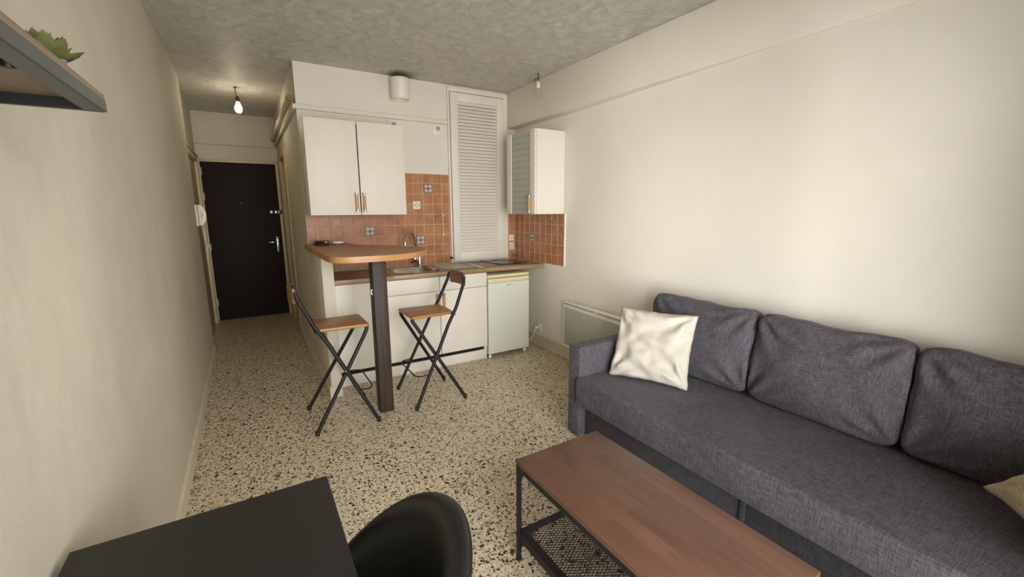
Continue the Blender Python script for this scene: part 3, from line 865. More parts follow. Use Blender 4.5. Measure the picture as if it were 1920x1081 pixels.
# ------------------------------------------------------------------ small fittings
def build_fittings():
    # cylinder wall lamp
    t = thing('cylinder_lamp', 'white cylinder wall lamp high above the kitchen near the ceiling', 'lamp', (1.306, 4.06, 2.43))
    bm = B(); r = .083; cx, cy = 1.306, 4.06
    lathe(bm, [(0, 2.607), (r - .006, 2.607), (r, 2.60), (r, 2.432), (r - .006, 2.424), (r - .013, 2.428), (r - .016, 2.455), (0, 2.46)], cx, cy, 36); obj('shade', bm, 'white2', t)
    bm = B(); bx(bm, cx - .03, cx + .03, cy + r - .01, YB - .001, 2.49, 2.55, .003); obj('wall_mount', bm, 'white2', t)
    bm = B(); lathe(bm, [(0, 2.459), (.03, 2.459), (.034, 2.45), (0, 2.446)], cx, cy, 20); obj('lamp_glass', bm, 'frost', t)
    # thermostat-like knob plates
    for x, lab in ((1.255, 'white square switch plate with a round knob, half behind the wall cabinet top'), (1.688, 'white square switch plate with a round knob, near the louvred door top')):
        t = thing('switch_plate', lab, 'switch', (x, YB, 2.21), 'round knob switch plates')
        bm = B(); bx(bm, x - .055, x + .045, YB - .010, YB - .001, 2.16, 2.266, .002); obj('plate', bm, 'white2', t)
        bm = B(); lathe(bm, [(0, .010), (.009, .010), (.010, .004), (.014, .004), (.014, .011), (.019, .010), (.021, 0), (0, 0)], 0, 0, 20, 0, Matrix.Translation((x, YB - .010, 2.222)) @ Matrix.Rotation(PI / 2, 4, 'X')); obj('knob', bm, 'heatglass', t)
    # sockets
    def socket(name, label, fx, w, h, kind):
        t = thing(name, label, 'socket', fx(0, 0, 0), 'wall sockets')
        def slab(bm, u0, u1, v0, v1, d0, d1, bev=.002, mi=0):
            p, q = Vector(fx(u0, v0, d0)), Vector(fx(u1, v1, d1))
            bx(bm, min(p.x, q.x), max(p.x, q.x), min(p.y, q.y), max(p.y, q.y), min(p.z, q.z), max(p.z, q.z), bev, mi)
        bm = B(); slab(bm, -w / 2, w / 2, -h / 2, h / 2, 0, .009); obj('plate', bm, 'plast', t)
        bm = B()
        for v in ((0,) if kind == 1 else (h * .22, -h * .22)):
            def disc(r, d, mi, n=20, du=0, dv=0):
                f = bm.faces.new([bm.verts.new(fx(du + r * math.cos(2 * PI * k / n), v + dv + r * math.sin(2 * PI * k / n), d)) for k in range(n)]); f.material_index = mi
            disc(.021, .0096, 1); disc(.018, .0102, 0)
            disc(.0035, .0108, 1, 8, -.009); disc(.0035, .0108, 1, 8, .009); disc(.003, .0108, 1, 8, 0, .011)
        if kind == 1:
            slab(bm, -.030, -.024, -.003, .003, .009, .0102, 0, 1); slab(bm, .024, .030, -.003, .003, .009, .0102, 0, 1)
        obj('socket_face', bm, ['plast', 'frame'], t, smooth=False)
        return t
    fk = lambda x, z: (lambda u, v, d: (x + u, YB - .0095 - d, z + v))
    socket('wall_socket', 'single white socket on the terracotta tiles right of the left cabinet', fk(1.438, 1.489), .074, .074, 1)
    socket('wall_socket', 'lower white socket on the corner tiles beside the louvred door', fk(2.524, 1.045), .062, .085, 2)
    t = thing('light_switch', 'white switch on the corner tiles, just above the socket there', 'switch', (2.522, YB - .009, 1.133))
    bm = B(); bx(bm, 2.489, 2.551, YB - .018, YB - .0095, 1.10, 1.168, .002); obj('plate', bm, 'plast', t)
    bm = B(); bx(bm, 2.50, 2.519, YB - .021, YB - .0182, 1.118, 1.148, .002); bx(bm, 2.521, 2.54, YB - .021, YB - .0182, 1.118, 1.148, .002); obj('rocker', bm, 'ivory', t)
    # low socket beside fridge, with plug and cable
    fr = lambda u, v, d: (XR - .002 - d, 3.655 - u, .200 + v)
    t = socket('wall_socket', 'ivory socket low on the right wall beside the fridge', fr, .075, .08, 1)
    p = thing('fridge_plug', 'white plug and cable running from the low socket behind the fridge', 'plug', (2.55, 3.67, .19))
    bm = B(); tube(bm, [(XR - .013, 3.668, .20), (XR - .045, 3.668, .20), (XR - .055, 3.668, .195)], [.019, .018, .010], 14); obj('plug_body', bm, 'ivory', p)
    bm = B(); tube(bm, arc((XR - .05, 3.668, .192), (XR - .09, 3.68, .02), (2.46, 3.86, .012), 10) + [(2.42, 3.95, .012)], .0045, 8); obj('cable', bm, 'plast', p)
    # little strand with two clips on the tiles
    t = thing('hanging_cord', 'short cream cord with two clips hung on the tiles by the louvred door', 'cord', (1.708, YB - .01, 1.19))
    bm = B(); tube(bm, [(1.707, YB - .013, 1.385), (1.709, YB - .014, 1.30), (1.713, YB - .014, 1.25), (1.708, YB - .013, 1.20)], .003, 6); obj('strand', bm, 'cream', t)
    for z in (1.388, 1.196):
        bm = B(); lathe(bm, [(0, z - .012), (.008, z - .012), (.010, z), (.008, z + .012), (0, z + .012)], 1.7075, YB - .02, 10); obj('clip', bm, 'cream', t)
    # hook on the side tiles
    t = thing('adhesive_hook', 'small chrome hook stuck on the side tiles under the corner cabinet', 'hook', (XR - .01, 3.417, 1.31))
    bm = B(); bx(bm, XR - .014, XR - .0092, 3.40, 3.436, 1.316, 1.358, .004); tube(bm, [(XR - .012, 3.418, 1.35), (XR - .022, 3.418, 1.33), (XR - .028, 3.418, 1.318), (XR - .034, 3.418, 1.33)], .0045, 8); obj('hook_body', bm, 'chrome', t)
    # small pipe stub by worktop
    bm = B(); tube(bm, [(2.545, YB - .01, .945), (2.545, YB - .035, .945)], .012, 10); tube(bm, [(2.545, YB - .024, .945), (2.57, YB - .024, .93)], .006, 8)
    tag(obj('gas_tap', bm, 'brushed', loc=(2.545, YB - .02, .945)), 'small metal stub tap low on the corner tiles', 'tap')
    # pipe along the hall wall
    t = thing('heating_pipe', 'thick cream painted pipe running high along the hall wall', 'pipe', (.405, 5.4, 2.34))
    bm = B(); tube(bm, [(.404, 4.20, 2.358), (.404, 6.70, 2.343)], .025, 18); obj('pipe_body', bm, 'hall', t)
    bm = B(); tube(bm, [(.404, 4.17, 2.3585), (.404, 4.20, 2.358)], .027, 6); obj('end_cap', bm, 'rust', t)['label'] = 'brown end cap'
    for y in (4.55, 5.35):
        bm = B(); tube(bm, [(.404, y, 2.356), (.404, y + .03, 2.3555)], .028, 16); obj('collar', bm, 'trim', t)
    # intercom on the left wall
    t = thing('intercom_handset', 'white intercom handset on the left wall at the hall entrance', 'intercom', (XL, 5.07, 1.3))
    bm = B(); bx(bm, XL + .001, XL + .022, 5.02, 5.10, 1.30, 1.50, .005); obj('wall_base', bm, 'ivory', t)
    bm = B()
    prof = [(XL + .024, 1.305), (XL + .052, 1.305), (XL + .082, 1.355), (XL + .086, 1.42), (XL + .070, 1.475), (XL + .052, 1.50), (XL + .024, 1.50)]
    prism(bm, prof, 5.035, 5.085, 'y', 0, .006)
    obj('handset', bm, 'plast', t)
    bm = B(); prism(bm, [(XL + .044, 1.375), (XL + .058, 1.37), (XL + .064, 1.40), (XL + .060, 1.44), (XL + .046, 1.445)], 5.0335, 5.0349, 'y'); obj('grip_slot', bm, 'trim', t)
    bm = B(); pts = []
    for k in range(90):
        a = k * .9; f = k / 89
        z = 1.30 - .20 * math.sin(f * PI * .62)
        pts.append((XL + .040 + .030 * f + .009 * math.cos(a), 5.062 + .009 * math.sin(a), z - .0 + (.05 * max(0, f - .8))))
    tube(bm, pts, .0035, 6); obj('coiled_cord', bm, 'ivory', t)
    # bulbs
    t = thing('ceiling_bulb', 'lit bare bulb hanging on a wire from the hall ceiling', 'light bulb', (.05, 5.29, 2.43), 'bare ceiling bulbs')
    cx, cy = .050, 5.29
    bm = B(); tube(bm, [(.038, 5.29, ZC - .001), (.040, 5.29, 2.60), (.047, 5.29, 2.548)], .004, 8); lathe(bm, [(0, ZC - .001), (.014, ZC - .001), (.012, ZC - .008), (0, ZC - .012)], .038, 5.29, 14); obj('wire', bm, 'wire', t)
    bm = B(); lathe(bm, [(0, 2.556), (.014, 2.552), (.0175, 2.54), (.0175, 2.505), (0, 2.503)], cx, cy, 18); obj('bulb_holder', bm, 'wire', t)
    bm = B(); lathe(bm, [(0, 2.505), (.013, 2.503), (.016, 2.49), (.028, 2.465), (.033, 2.44), (.028, 2.415), (.014, 2.402), (0, 2.399)], cx, cy, 24); obj('glass_bulb', bm, 'lit', t)['label'] = 'glowing bulb'
    t = thing('ceiling_bulb', 'unlit clear bulb in a white holder on the ceiling by the beam', 'light bulb', (2.36, 3.397, 2.43), 'bare ceiling bulbs')
    cx, cy = 2.36, 3.397
    bm = B(); tube(bm, [(cx - .002, cy, ZC - .001), (cx + .003, cy, 2.60), (cx, cy, 2.565)], .005, 8); tube(bm, [(cx + .002, cy, 2.60), (cx - .035, cy - .01, 2.585), (cx - .045, cy - .01, 2.565)], .004, 8)
    obj('wire', bm, 'wire', t)
    bm = B(); lathe(bm, [(0, 2.572), (.012, 2.570), (.016, 2.56), (.018, 2.52), (.015, 2.516), (0, 2.516)], cx, cy, 18); obj('bulb_holder', bm, 'plast', t)
    bm = B(); lathe(bm, [(0, 2.517), (.012, 2.516), (.013, 2.505), (.030, 2.48), (.036, 2.455), (.030, 2.43), (.014, 2.419), (0, 2.417)], cx, cy, 24); g = obj('glass_bulb', bm, 'bulb', t)
    bm = B(); tube(bm, [(cx - .004, cy, 2.51), (cx - .008, cy, 2.47), (cx, cy, 2.463), (cx + .008, cy, 2.47), (cx + .004, cy, 2.51)], .0016, 6); obj('filament', bm, 'filament', g)
    # objects on the bar
    zt = 1.1556
    t = thing('folding_case', 'black folded case lying open on the back of the bar', 'case', (.535, 4.0, zt))
    R = Matrix.Translation((.535, 3.975, zt)) @ Matrix.Rotation(math.radians(-14), 4, 'Z')
    bm = B(); bx(bm, -.055, .055, -.045, .045, .0005, .017, .006, mat=R); obj('lower_half', bm, 'blackp', t)
    bm = B(); bx(bm, -.055, .055, -.045, .045, .022, .033, .005, mat=R @ Matrix.Rotation(math.radians(3), 4, 'X')); bx(bm, .03, .048, -.0465, -.0445, .020, .031, mat=R, mi=1); obj('flap', bm, ['blackp', 'brushed'], t)
    t = thing('white_puck', 'flat round white device on the back of the bar, beside the black case', 'detector', (.665, 3.99, zt))
    bm = B(); lathe(bm, [(0, zt), (.050, zt), (.052, zt + .004), (.050, zt + .007)], .665, 3.99, 32); obj('base_ring', bm, 'frame', t)
    bm = B(); lathe(bm, [(.051, zt + .007), (.051, zt + .016), (.047, zt + .024), (.03, zt + .028), (0, zt + .029)], .665, 3.99, 32); obj('cover', bm, 'plast', t)
    # convector heater on the right wall
    t = thing('panel_heater', 'white framed electric panel heater with grey front, low on the right wall', 'heater', (2.53, 2.7, .15))
    ang = math.atan2(.051, 1.0)
    R = Matrix.Translation((2.512, 3.155, 0)) @ Matrix.Rotation(-ang, 4, 'Z')
    L, zb, zt2 = .95, .15, .592
    bm = B()
    bx(bm, -.012, .035, -L, 0, zb, zt2 - .03, .006, mat=R); bx(bm, -.014, .040, -L - .004, .004, zt2 - .03, zt2, .01, mat=R)
    obj('case', bm, 'white2', t)
    bm = B(); bx(bm, -.018, -.0125, -L + .03, -.03, zb + .03, zt2 - .055, .002, mat=R); obj('front_panel', bm, 'heatglass', t)
    bm = B()
    for a, b in ((-L + .03, -L / 2 - .02), (-L / 2 + .02, -.03)):
        bx(bm, -.0155, -.0142, a, b, zt2 - .020, zt2 - .014, mat=R)
    obj('air_slots', bm, 'grey', t)

# ------------------------------------------------------------------ stools
def make_stool():
    """built facing +x: seat over the origin, backrest on the -x side"""
    t = thing('bar_stool', 'folding bar stool with wooden seat, left of the dark post by the low partition', 'bar stool', (0, 0, 0), 'folding bar stools')
    zs = .690
    bm = B()
    pts = [(-.150, -.150), (.155, -.165), (.168, -.150), (.168, .150), (.155, .165), (-.150, .150), (-.165, .13), (-.168, 0), (-.165, -.13)]
    prism(bm, pts, zs - .022, zs, 'z', 0, .006); obj('seat', bm, 'stoolwood', t)
    # back frame legs: feet in front (+x), rising past the seat to the backrest
    for s in (-1, 1):
        bm = B()
        p = [Vector((.178, s * .225, .014)), Vector((-.105, s * .182, .60)), Vector((-.176, s * .172, .72)), Vector((-.255, s * .150, .90)), Vector((-.262, s * .14, .945))]
        tube(bm, p, .0125, 12); obj('back_leg', bm, 'black', t)
        bm = B()
        q = [Vector((-.215, s * .215, .014)), Vector((.135, s * .150, .615)), Vector((.150, s * .142, .640))] + arc((.155, s * .140, .652), (.160, s * .138, .662), (.145, s * .135, .666), 3)
        tube(bm, q, .0125, 12); obj('front_leg', bm, 'black', t)
    for x, y in ((.178, .225), (-.215, .215)):
        for s in (-1, 1):
            bm = B(); lathe(bm, [(0, .001), (.0138, .001), (.0138, .026), (.0126, .030)], x + (-.0 if x > 0 else 0), s * y, 12); obj('rubber_foot', bm, 'blackp', t)
    bm = B()
    n = 12
    fr, bk = [], []
    for k in range(n + 1):
        y = -.128 + .256 * k / n
        c = -.262 - .022 * (1 - (y / .128) ** 2)
        fr.append((c, y)); bk.append((c - .014, y))
    prism(bm, fr + bk[::-1], .868, .965, 'z', 0, .005); obj('backrest', bm, 'backwood', t)
    # footrest: bent wire off the back legs, on the front side
    bm = B(); zf = .25
    xk = .178 - .283 * (zf - .014) / .586; yk = .225 - .043 * (zf - .014) / .586
    tube(bm, [(xk, -yk, zf), (xk + .06, -yk + .005, zf - .005)] + arc((xk + .085, -yk + .02, zf - .005), (xk + .10, -yk + .05, zf - .005), (xk + .10, -yk + .09, zf - .005), 4) + [(xk + .10, yk - .09, zf - .005)] + arc((xk + .10, yk - .05, zf - .005), (xk + .10, yk - .02, zf - .005), (xk + .06, yk - .005, zf - .005), 4) + [(xk, yk, zf)], .005, 8)
    obj('footrest', bm, 'black', t)
    for s in (-1, 1):
        bm = B(); tube(bm, [(-.012, s * .155, .400), (-.012, s * .215, .400)], .0045, 8); obj('pivot_bolt', bm, 'brushed', t)
    bm = B(); tube(bm, [(-.165, -.172, .668), (-.165, .172, .668)], .006, 8); obj('seat_rod', bm, 'black', t)
    return t

# ------------------------------------------------------------------ soft furnishings
def rounded_block(bm, w, h, d, n=5.0, nu=30, nv=22, nw=8, bulge=.25, wr=.006, seed=0, M4=None, sag=0.0):
    """a soft rounded cuboid; w along x, h along z, d along y; creased by noise"""
    idx = {}
    def vert(a, b, c):
        key = (round(a, 5), round(b, 5), round(c, 5))
        if key in idx:
            return idx[key]
        k = (abs(a) ** n + abs(b) ** n + abs(c) ** n) ** (-1 / n)
        x, z, y = a * k, b * k, c * k
        x2, z2 = x * w / 2, z * h / 2
        bl = (1 - min(1, abs(x)) ** 2.4) * (1 - min(1, abs(z)) ** 2.4)
        y2 = y * d / 2 * (1 - bulge * .55 + bulge * 1.2 * bl)
        p = Vector((x2, y2, z2))
        q = p + Vector((seed * 3.1, seed * 1.7, seed))
        nz = noise.noise(q * 5.0) * wr * 1.2 + noise.noise(q * 13.0) * wr * .55
        # folds that run in from the corners
        for sx, sz in ((-1, -1), (1, -1), (-1, 1), (1, 1)):
            dx, dz = x - sx, z - sz
            rr = math.hypot(dx, dz)
            an = math.atan2(dz, dx)
            nz += wr * 1.1 * math.sin(an * 11 + seed * 2 + sx) * math.exp(-((rr - .45) / .3) ** 2)
        p.y += nz * (1 if y > 0 else -1) * min(1, abs(y) * 1.3)
        if z > 0:
            p.z -= sag * (1 - x * x) * z - .010 * noise.noise(Vector((x * 3 + seed, 0, 1.3)))
        p.x += .006 * noise.noise(Vector((z * 3, seed, y * 2)))
        v = bm.verts.new(M4 @ p if M4 else p)
        idx[key] = v
        return v
    def grid(f, na, nb):
        for i in range(na):
            for j in range(nb):
                a0, a1 = -1 + 2 * i / na, -1 + 2 * (i + 1) / na
                b0, b1 = -1 + 2 * j / nb, -1 + 2 * (j + 1) / nb
                try:
                    bm.faces.new((f(a0, b0), f(a1, b0), f(a1, b1), f(a0, b1)))
                except ValueError:
                    pass
    for s in (-1, 1):
        grid(lambda a, b: vert(a, b, s), nu, nv)
        grid(lambda a, b: vert(a, s, b), nu, nw)
        grid(lambda a, b: vert(s, a, b), nv, nw)

def pillow_mesh(bm, w, h, d, M4, seed=0, N=44, pinch=.10, wr=.012):
    """a knife-edge scatter cushion; x across, z up, y thickness"""
    rows = {}
    for s in (-1, 1):
        for i in range(N + 1):
            for j in range(N + 1):
                u, v = -1 + 2 * i / N, -1 + 2 * j / N
                edge = i in (0, N) or j in (0, N)
                if edge and s == 1:
                    rows[(s, i, j)] = rows[(-1, i, j)]
                    continue
                x = u * (1 - pinch * (1 - v * v) * abs(u) ** 1.5)
                z = v * (1 - pinch * (1 - u * u) * abs(v) ** 1.5)
                # corners stay as soft ears
                e = (1 - abs(u) ** 2.2) * (1 - abs(v) ** 2.2)
                t = max(0, e) ** .48
                # radiating folds
                f = 0
                for cx, cz, ph in ((-1, -1, .3), (1, -1, 1.4), (-1, 1, 2.6), (1, 1, .9)):
                    dx, dz = u - cx, v - cz
                    rr = math.hypot(dx, dz); an = math.atan2(dz, dx)
                    f += math.sin(an * 9 + ph + seed) * math.exp(-((rr - .55) / .42) ** 2)
                q = Vector((u * 1.5 + seed, v * 1.5, s * .7 + seed))
                wv = abs(noise.noise(q + Vector((0, 0, 2)))) ** .7 + .5 * noise.noise(q * 2.7)
                # long diagonal creases
                dg = math.sin((u * .8 + v * 1.2) * 7 + 2.0 * noise.noise(q)) * math.exp(-((u - v * .3) / .8) ** 2)
                y = s * (d / 2 * t + wr * (f * .7 + wv * .8 + dg * .55) * min(1, e * 5))
                ew = .006 * noise.noise(Vector((u * 4, v * 4, seed + 5)))
                rows[(s, i, j)] = bm.verts.new(M4 @ Vector((x * w / 2 + ew, y, z * h / 2 + ew)))
    for s in (-1, 1):
        for i in range(N):
            for j in range(N):
                q = [rows[(s, i, j)], rows[(s, i + 1, j)], rows[(s, i + 1, j + 1)], rows[(s, i, j + 1)]]
                if s == 1:
                    q = q[::-1]
                try:
                    bm.faces.new(q)
                except ValueError:
                    pass

def build_sofa():
    t = thing('sofa', 'long charcoal grey fabric sofa against the right wall', 'sofa', (2.07, .9, 0))
    ya0, ya1 = 1.948, 2.060
    yE = -.24
    zs, zu = .415, .245
    bm = B(); bx(bm, 1.682, 2.445, ya0, ya1, .012, .605, .012, seg=3); obj('armrest', bm, 'sofa', t)
    bm = B(); bx(bm, 1.682, 2.445, yE, yE + .11, .012, .605, .012, seg=3); obj('armrest', bm, 'sofa', t)
    # seat mattress, slightly proud of the arms, soft edges
    bm = B()
    nx, ny = 14, 60
    x0, x1, y0, y1 = 1.655, 2.420, yE + .113, ya0 - .002
    prof = []
    for k in range(7):
        a = PI / 2 * k / 6
        prof.append((x0 + .018 - .018 * math.sin(a), zs - .018 + .018 * math.cos(a)))
    prof = [(x1 - (x1 - x0 - .018) * k / nx, zs) for k in range(nx)] + prof + [(x0, zs - .06), (x0, zs - .11), (x0, zu + .006), (x0 + .006, zu), (x0 + .05, zu), (x1, zu)]
    rows = []
    for j in range(ny + 1):
        y = y0 + (y1 - y0) * j / ny
        row = []
        for k, (x, z) in enumerate(prof):
            e = min(1, (x1 - x) / .1, (x - x0 + .02) / .15)
            nz = noise.noise(Vector((x * 4, y * 4, 3))) * .006 * max(0, e) if z > zs - .02 else 0
            nx_ = noise.noise(Vector((z * 5, y * 3, 8))) * .004 if x < x0 + .02 else 0
            row.append(bm.verts.new((x + nx_, y, z + nz)))
        rows.append(row)
    for A, Bq in zip(rows, rows[1:]):
        for k in range(len(prof) - 1):
            bm.faces.new((A[k], A[k + 1], Bq[k + 1], Bq[k]))
    bm.faces.new(rows[0]); bm.faces.new(rows[-1][::-1])
    s = obj('seat', bm, 'sofa', t, ang=60)
    bm = B(); tube(bm, [(x0 + .004, y0 + .01 + (y1 - y0 - .02) * k / 30, zs - .012) for k in range(31)], .0028, 6); obj('piping', bm, 'sofa', s)
    # storage base in two panels with a strap
    for a, b in ((ya0 - .002, .908), (.902, yE + .112)):
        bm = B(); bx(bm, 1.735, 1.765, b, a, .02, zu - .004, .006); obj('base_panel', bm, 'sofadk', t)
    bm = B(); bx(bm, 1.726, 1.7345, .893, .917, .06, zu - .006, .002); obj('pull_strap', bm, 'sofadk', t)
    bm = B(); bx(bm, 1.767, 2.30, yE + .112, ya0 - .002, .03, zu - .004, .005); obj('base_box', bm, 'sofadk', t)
    bm = B(); bx(bm, 2.425, 2.462, yE + .112, ya0 - .002, .03, .50, .008, seg=3); obj('back_frame', bm, 'sofa', t)
    for y in (ya0 - .12, yE + .25):
        for x in (1.82, 2.36):
            bm = B(); bx(bm, x, x + .05, y, y + .05, .001, .0295, .002); obj('foot', bm, 'blackp', t)
    # three loose back cushions leaning on the back frame
    labs = ('charcoal back cushion behind the white throw pillow, beside the heater', 'middle of the three charcoal back cushions on the sofa', 'charcoal back cushion next to the beige pillow, at the photo edge')
    tilt = math.radians(8)
    zb0 = zs + .010
    cs = ((1.938, 1.245), (1.236, .580), (.571, -.10))
    for k, (ya, yb) in enumerate(cs):
        w = ya - yb; hh = .475; dd = .150
        yc = (ya + yb) / 2
        # local x -> world -y, local y (thickness, +y front) -> -x, local z up leaning to +x
        R = Matrix.Translation((2.228 + dd * .5, yc, zb0)) @ Matrix.Rotation(tilt, 4, 'Y') @ Matrix.Translation((0, 0, hh / 2)) @ Matrix(((0, -1, 0, 0), (-1, 0, 0, 0), (0, 0, 1, 0), (0, 0, 0, 1)))
        bm = B(); rounded_block(bm, w, hh, dd, 11.0, 40, 30, 8, .62, .011, k + 1, R, .012)
        o = obj('back_cushion', bm, 'sofa', loc=(2.3, yc, zb0), ang=180)
        tag(o, labs[k], 'cushion', 'back cushions on the sofa')
    # off-white throw pillow
    BL, BR = Vector((1.888, 1.895, zs + .006)), Vector((2.092, 1.470, zs + .006))
    d = BR - BL; w = d.length; d.normalize()
    nrm = Vector((d.y, -d.x, 0))
    if nrm.x < 0: nrm = -nrm
    a = math.radians(27); hh = .45
    up = nrm * math.sin(a) + Vector((0, 0, math.cos(a)))
    th = d.cross(up).normalized()
    c = (BL + BR) / 2 + up * hh / 2 - nrm * .030
    R = Matrix(((d.x, th.x, up.x, c.x), (d.y, th.y, up.y, c.y), (d.z, th.z, up.z, c.z), (0, 0, 0, 1)))
    bm = B(); pillow_mesh(bm, w, hh, .115, R, 1.0, wr=.021, pinch=.06)
    tag(obj('throw_pillow', bm, 'pillow', loc=(1.99, 1.68, zs), ang=180), 'crumpled off-white cotton throw pillow at the arm end of the sofa', 'pillow', 'throw pillows')
    # beige pillow lying on the near end of the seat
    d1 = Vector((.25, .88, -.40)).normalized(); d2 = Vector((.79, 0, .61)); d2 = (d2 - d1 * d1.dot(d2)).normalized()
    u = (d2 - d1).normalized(); v = (d2 + d1).normalized(); th = u.cross(v).normalized()
    c = Vector((2.020, .040, .612))
    R = Matrix(((u.x, th.x, v.x, c.x), (u.y, th.y, v.y, c.y), (u.z, th.z, v.z, c.z), (0, 0, 0, 1)))
    bm = B(); pillow_mesh(bm, .41, .41, .11, R, 2.7)
    tag(obj('throw_pillow', bm, 'pillow2', loc=(2.1, .1, zs), ang=180), 'beige linen throw pillow lying on the sofa seat at the photo edge', 'pillow', 'throw pillows')

# ------------------------------------------------------------------ coffee table, desk, chair, shelf
def build_table():
    x0, x1, y0, y1, zt = .832, 1.264, .433, 1.341, .460
    t = thing('coffee_table', 'brown wood coffee table with black metal frame in front of the sofa', 'coffee table', ((x0 + x1) / 2, (y0 + y1) / 2, 0))
    bm = B(); bx(bm, x0, x1, y0, y1, zt - .018, zt, .002); obj('tabletop', bm, 'table', t)
    bm = B()
    z1 = zt - .0185
    for a, b, c, d in ((x0 + .004, x0 + .008, y0 + .004, y1 - .004), (x1 - .008, x1 - .004, y0 + .004, y1 - .004), (x0 + .004, x1 - .004, y0 + .004, y0 + .008), (x0 + .004, x1 - .004, y1 - .008, y1 - .004)):
        bx(bm, a, b, c, d, z1 - .026, z1)
    for a, b, c, d in ((x0 + .008, x0 + .03, y0 + .01, y1 - .01), (x1 - .03, x1 - .008, y0 + .01, y1 - .01)):
        bx(bm, a, b, c, d, z1 - .003, z1)
    obj('top_frame', bm, 'black', t)
    for sx, sy in ((0, 0), (1, 0), (0, 1), (1, 1)):
        X = x0 + .003 if sx == 0 else x1 - .003
        Y = y0 + .003 if sy == 0 else y1 - .003
        dx, dy = (1 if sx == 0 else -1), (1 if sy == 0 else -1)
        bm = B()
        # angle-iron leg, widening into a gusset at the top
        def face(horizontal):
            prof = [(0, .004), (.018, .004), (.024, .03), (.024, .34), (.028, .385), (.048, .41), (.055, z1 - .002), (0, z1 - .002)]
            if horizontal == 'x':
                pts = [(X + dx * p, z) for p, z in prof]
                prism(bm, pts, Y, Y + dy * .003, 'y')
            else:
                pts = [(Y + dy * p, z) for p, z in prof]
                prism(bm, pts, X, X + dx * .003, 'x')
        face('x'); face('y')
        bx(bm, X + dx * .003 if dx > 0 else X - .017, X + .017 if dx > 0 else X - .003, Y + dy * .003 if dy > 0 else Y - .017, Y + .017 if dy > 0 else Y - .003, .0015, .022)
        for z in (.36, .13, .10):
            tube(bm, [(X - dx * .002, Y + dy * .012, z), (X + dx * .004, Y + dy * .012, z)], .004, 8)
            tube(bm, [(X + dx * .012, Y - dy * .002, z), (X + dx * .012, Y + dy * .004, z)], .004, 8)
        obj('leg', bm, 'black', t)
    # lower shelf: deep frame whose lower edge curves into the legs, with expanded metal
    zsf = .138
    bm = B()
    def apron_y(X, dx):     # along y
        ya, yb = y0 + .008, y1 - .008
        n = 8
        pts = [(ya, zsf), (yb, zsf)]
        low = []
        for k in range(n + 1):
            a = PI / 2 * k / n
            low.append((yb - .02 - .055 * math.sin(a), .055 + .045 * (1 - math.cos(a)) * 0 + .045 * math.sin(a) ** .6 * (1 if k else 0)))
        L = [(yb, .06), (yb - .02, .062), (yb - .03, .085), (yb - .05, .098), (yb - .08, .102)]
        R2 = [(ya + .08, .102), (ya + .05, .098), (ya + .03, .085), (ya + .02, .062), (ya, .06)]
        prism(bm, pts + L + R2, X, X + dx * .003, 'x')
    def apron_x(Y, dy):
        xa, xb = x0 + .008, x1 - .008
        pts = [(xa, zsf), (xb, zsf), (xb, .06), (xb - .02, .062), (xb - .03, .085), (xb - .05, .098), (xb - .08, .102), (xa + .08, .102), (xa + .05, .098), (xa + .03, .085), (xa + .02, .062), (xa, .06)]
        prism(bm, pts, Y, Y + dy * .003, 'y')
    apron_y(x0 + .0065, 1); apron_y(x1 - .0065, -1); apron_x(y0 + .0065, 1); apron_x(y1 - .0065, -1)
    w = .038
    bx(bm, x0 + .008, x0 + w, y0 + .008, y1 - .008, zsf - .003, zsf); bx(bm, x1 - w, x1 - .008, y0 + .008, y1 - .008, zsf - .003, zsf)
    bx(bm, x0 + w, x1 - w, y0 + .008, y0 + w, zsf - .003, zsf); bx(bm, x0 + w, x1 - w, y1 - w, y1 - .008, zsf - .003, zsf)
    sh = obj('shelf_frame', bm, 'black', t)
    bm = B()
    a0, a1, b0, b1 = x0 + w - .006, x1 - w + .006, y0 + w - .006, y1 - w + .006
    pu, pv = .0125, .0072          # diamond half pitch x, y
    zz = zsf - .0045
    slope = pv / pu
    hw = .0011
    W = a1 - a0
    k = -int(W * slope / (2 * pv)) - 2
    while b0 + k * 2 * pv < b1 + W * slope:
        for sgn in (1, -1):
            ys = b0 + k * 2 * pv
            # line y = ys + sgn*slope*(x-a0) (for sgn -1 start shifted up)
            f0, f1 = a0, a1
            def Yx(x): return ys + sgn * slope * (x - a0)
            # clip to b0..b1
            def Xy(y): return a0 + (y - ys) / (sgn * slope)
            lo, hi = sorted((Xy(b0), Xy(b1)))
            f0, f1 = max(f0, lo), min(f1, hi)
            if f1 - f0 > .004:
                nx_, ny_ = -sgn * slope, 1.0
                l = math.hypot(nx_, ny_); nx_, ny_ = nx_ / l * hw, ny_ / l * hw
                p, q = (f0, Yx(f0)), (f1, Yx(f1))
                vs = [bm.verts.new((p[0] + nx_ * s, p[1] + ny_ * s, zz + h)) for h in (-.0009, .0009) for s in (-1, 1)]
                ws = [bm.verts.new((q[0] + nx_ * s, q[1] + ny_ * s, zz + h)) for h in (-.0009, .0009) for s in (-1, 1)]
                for i, j in ((0, 1), (1, 3), (3, 2), (2, 0)):
                    bm.faces.new((vs[i], vs[j], ws[j], ws[i]))
        k += 1
    obj('wire_mesh', bm, 'black', sh, smooth=False)

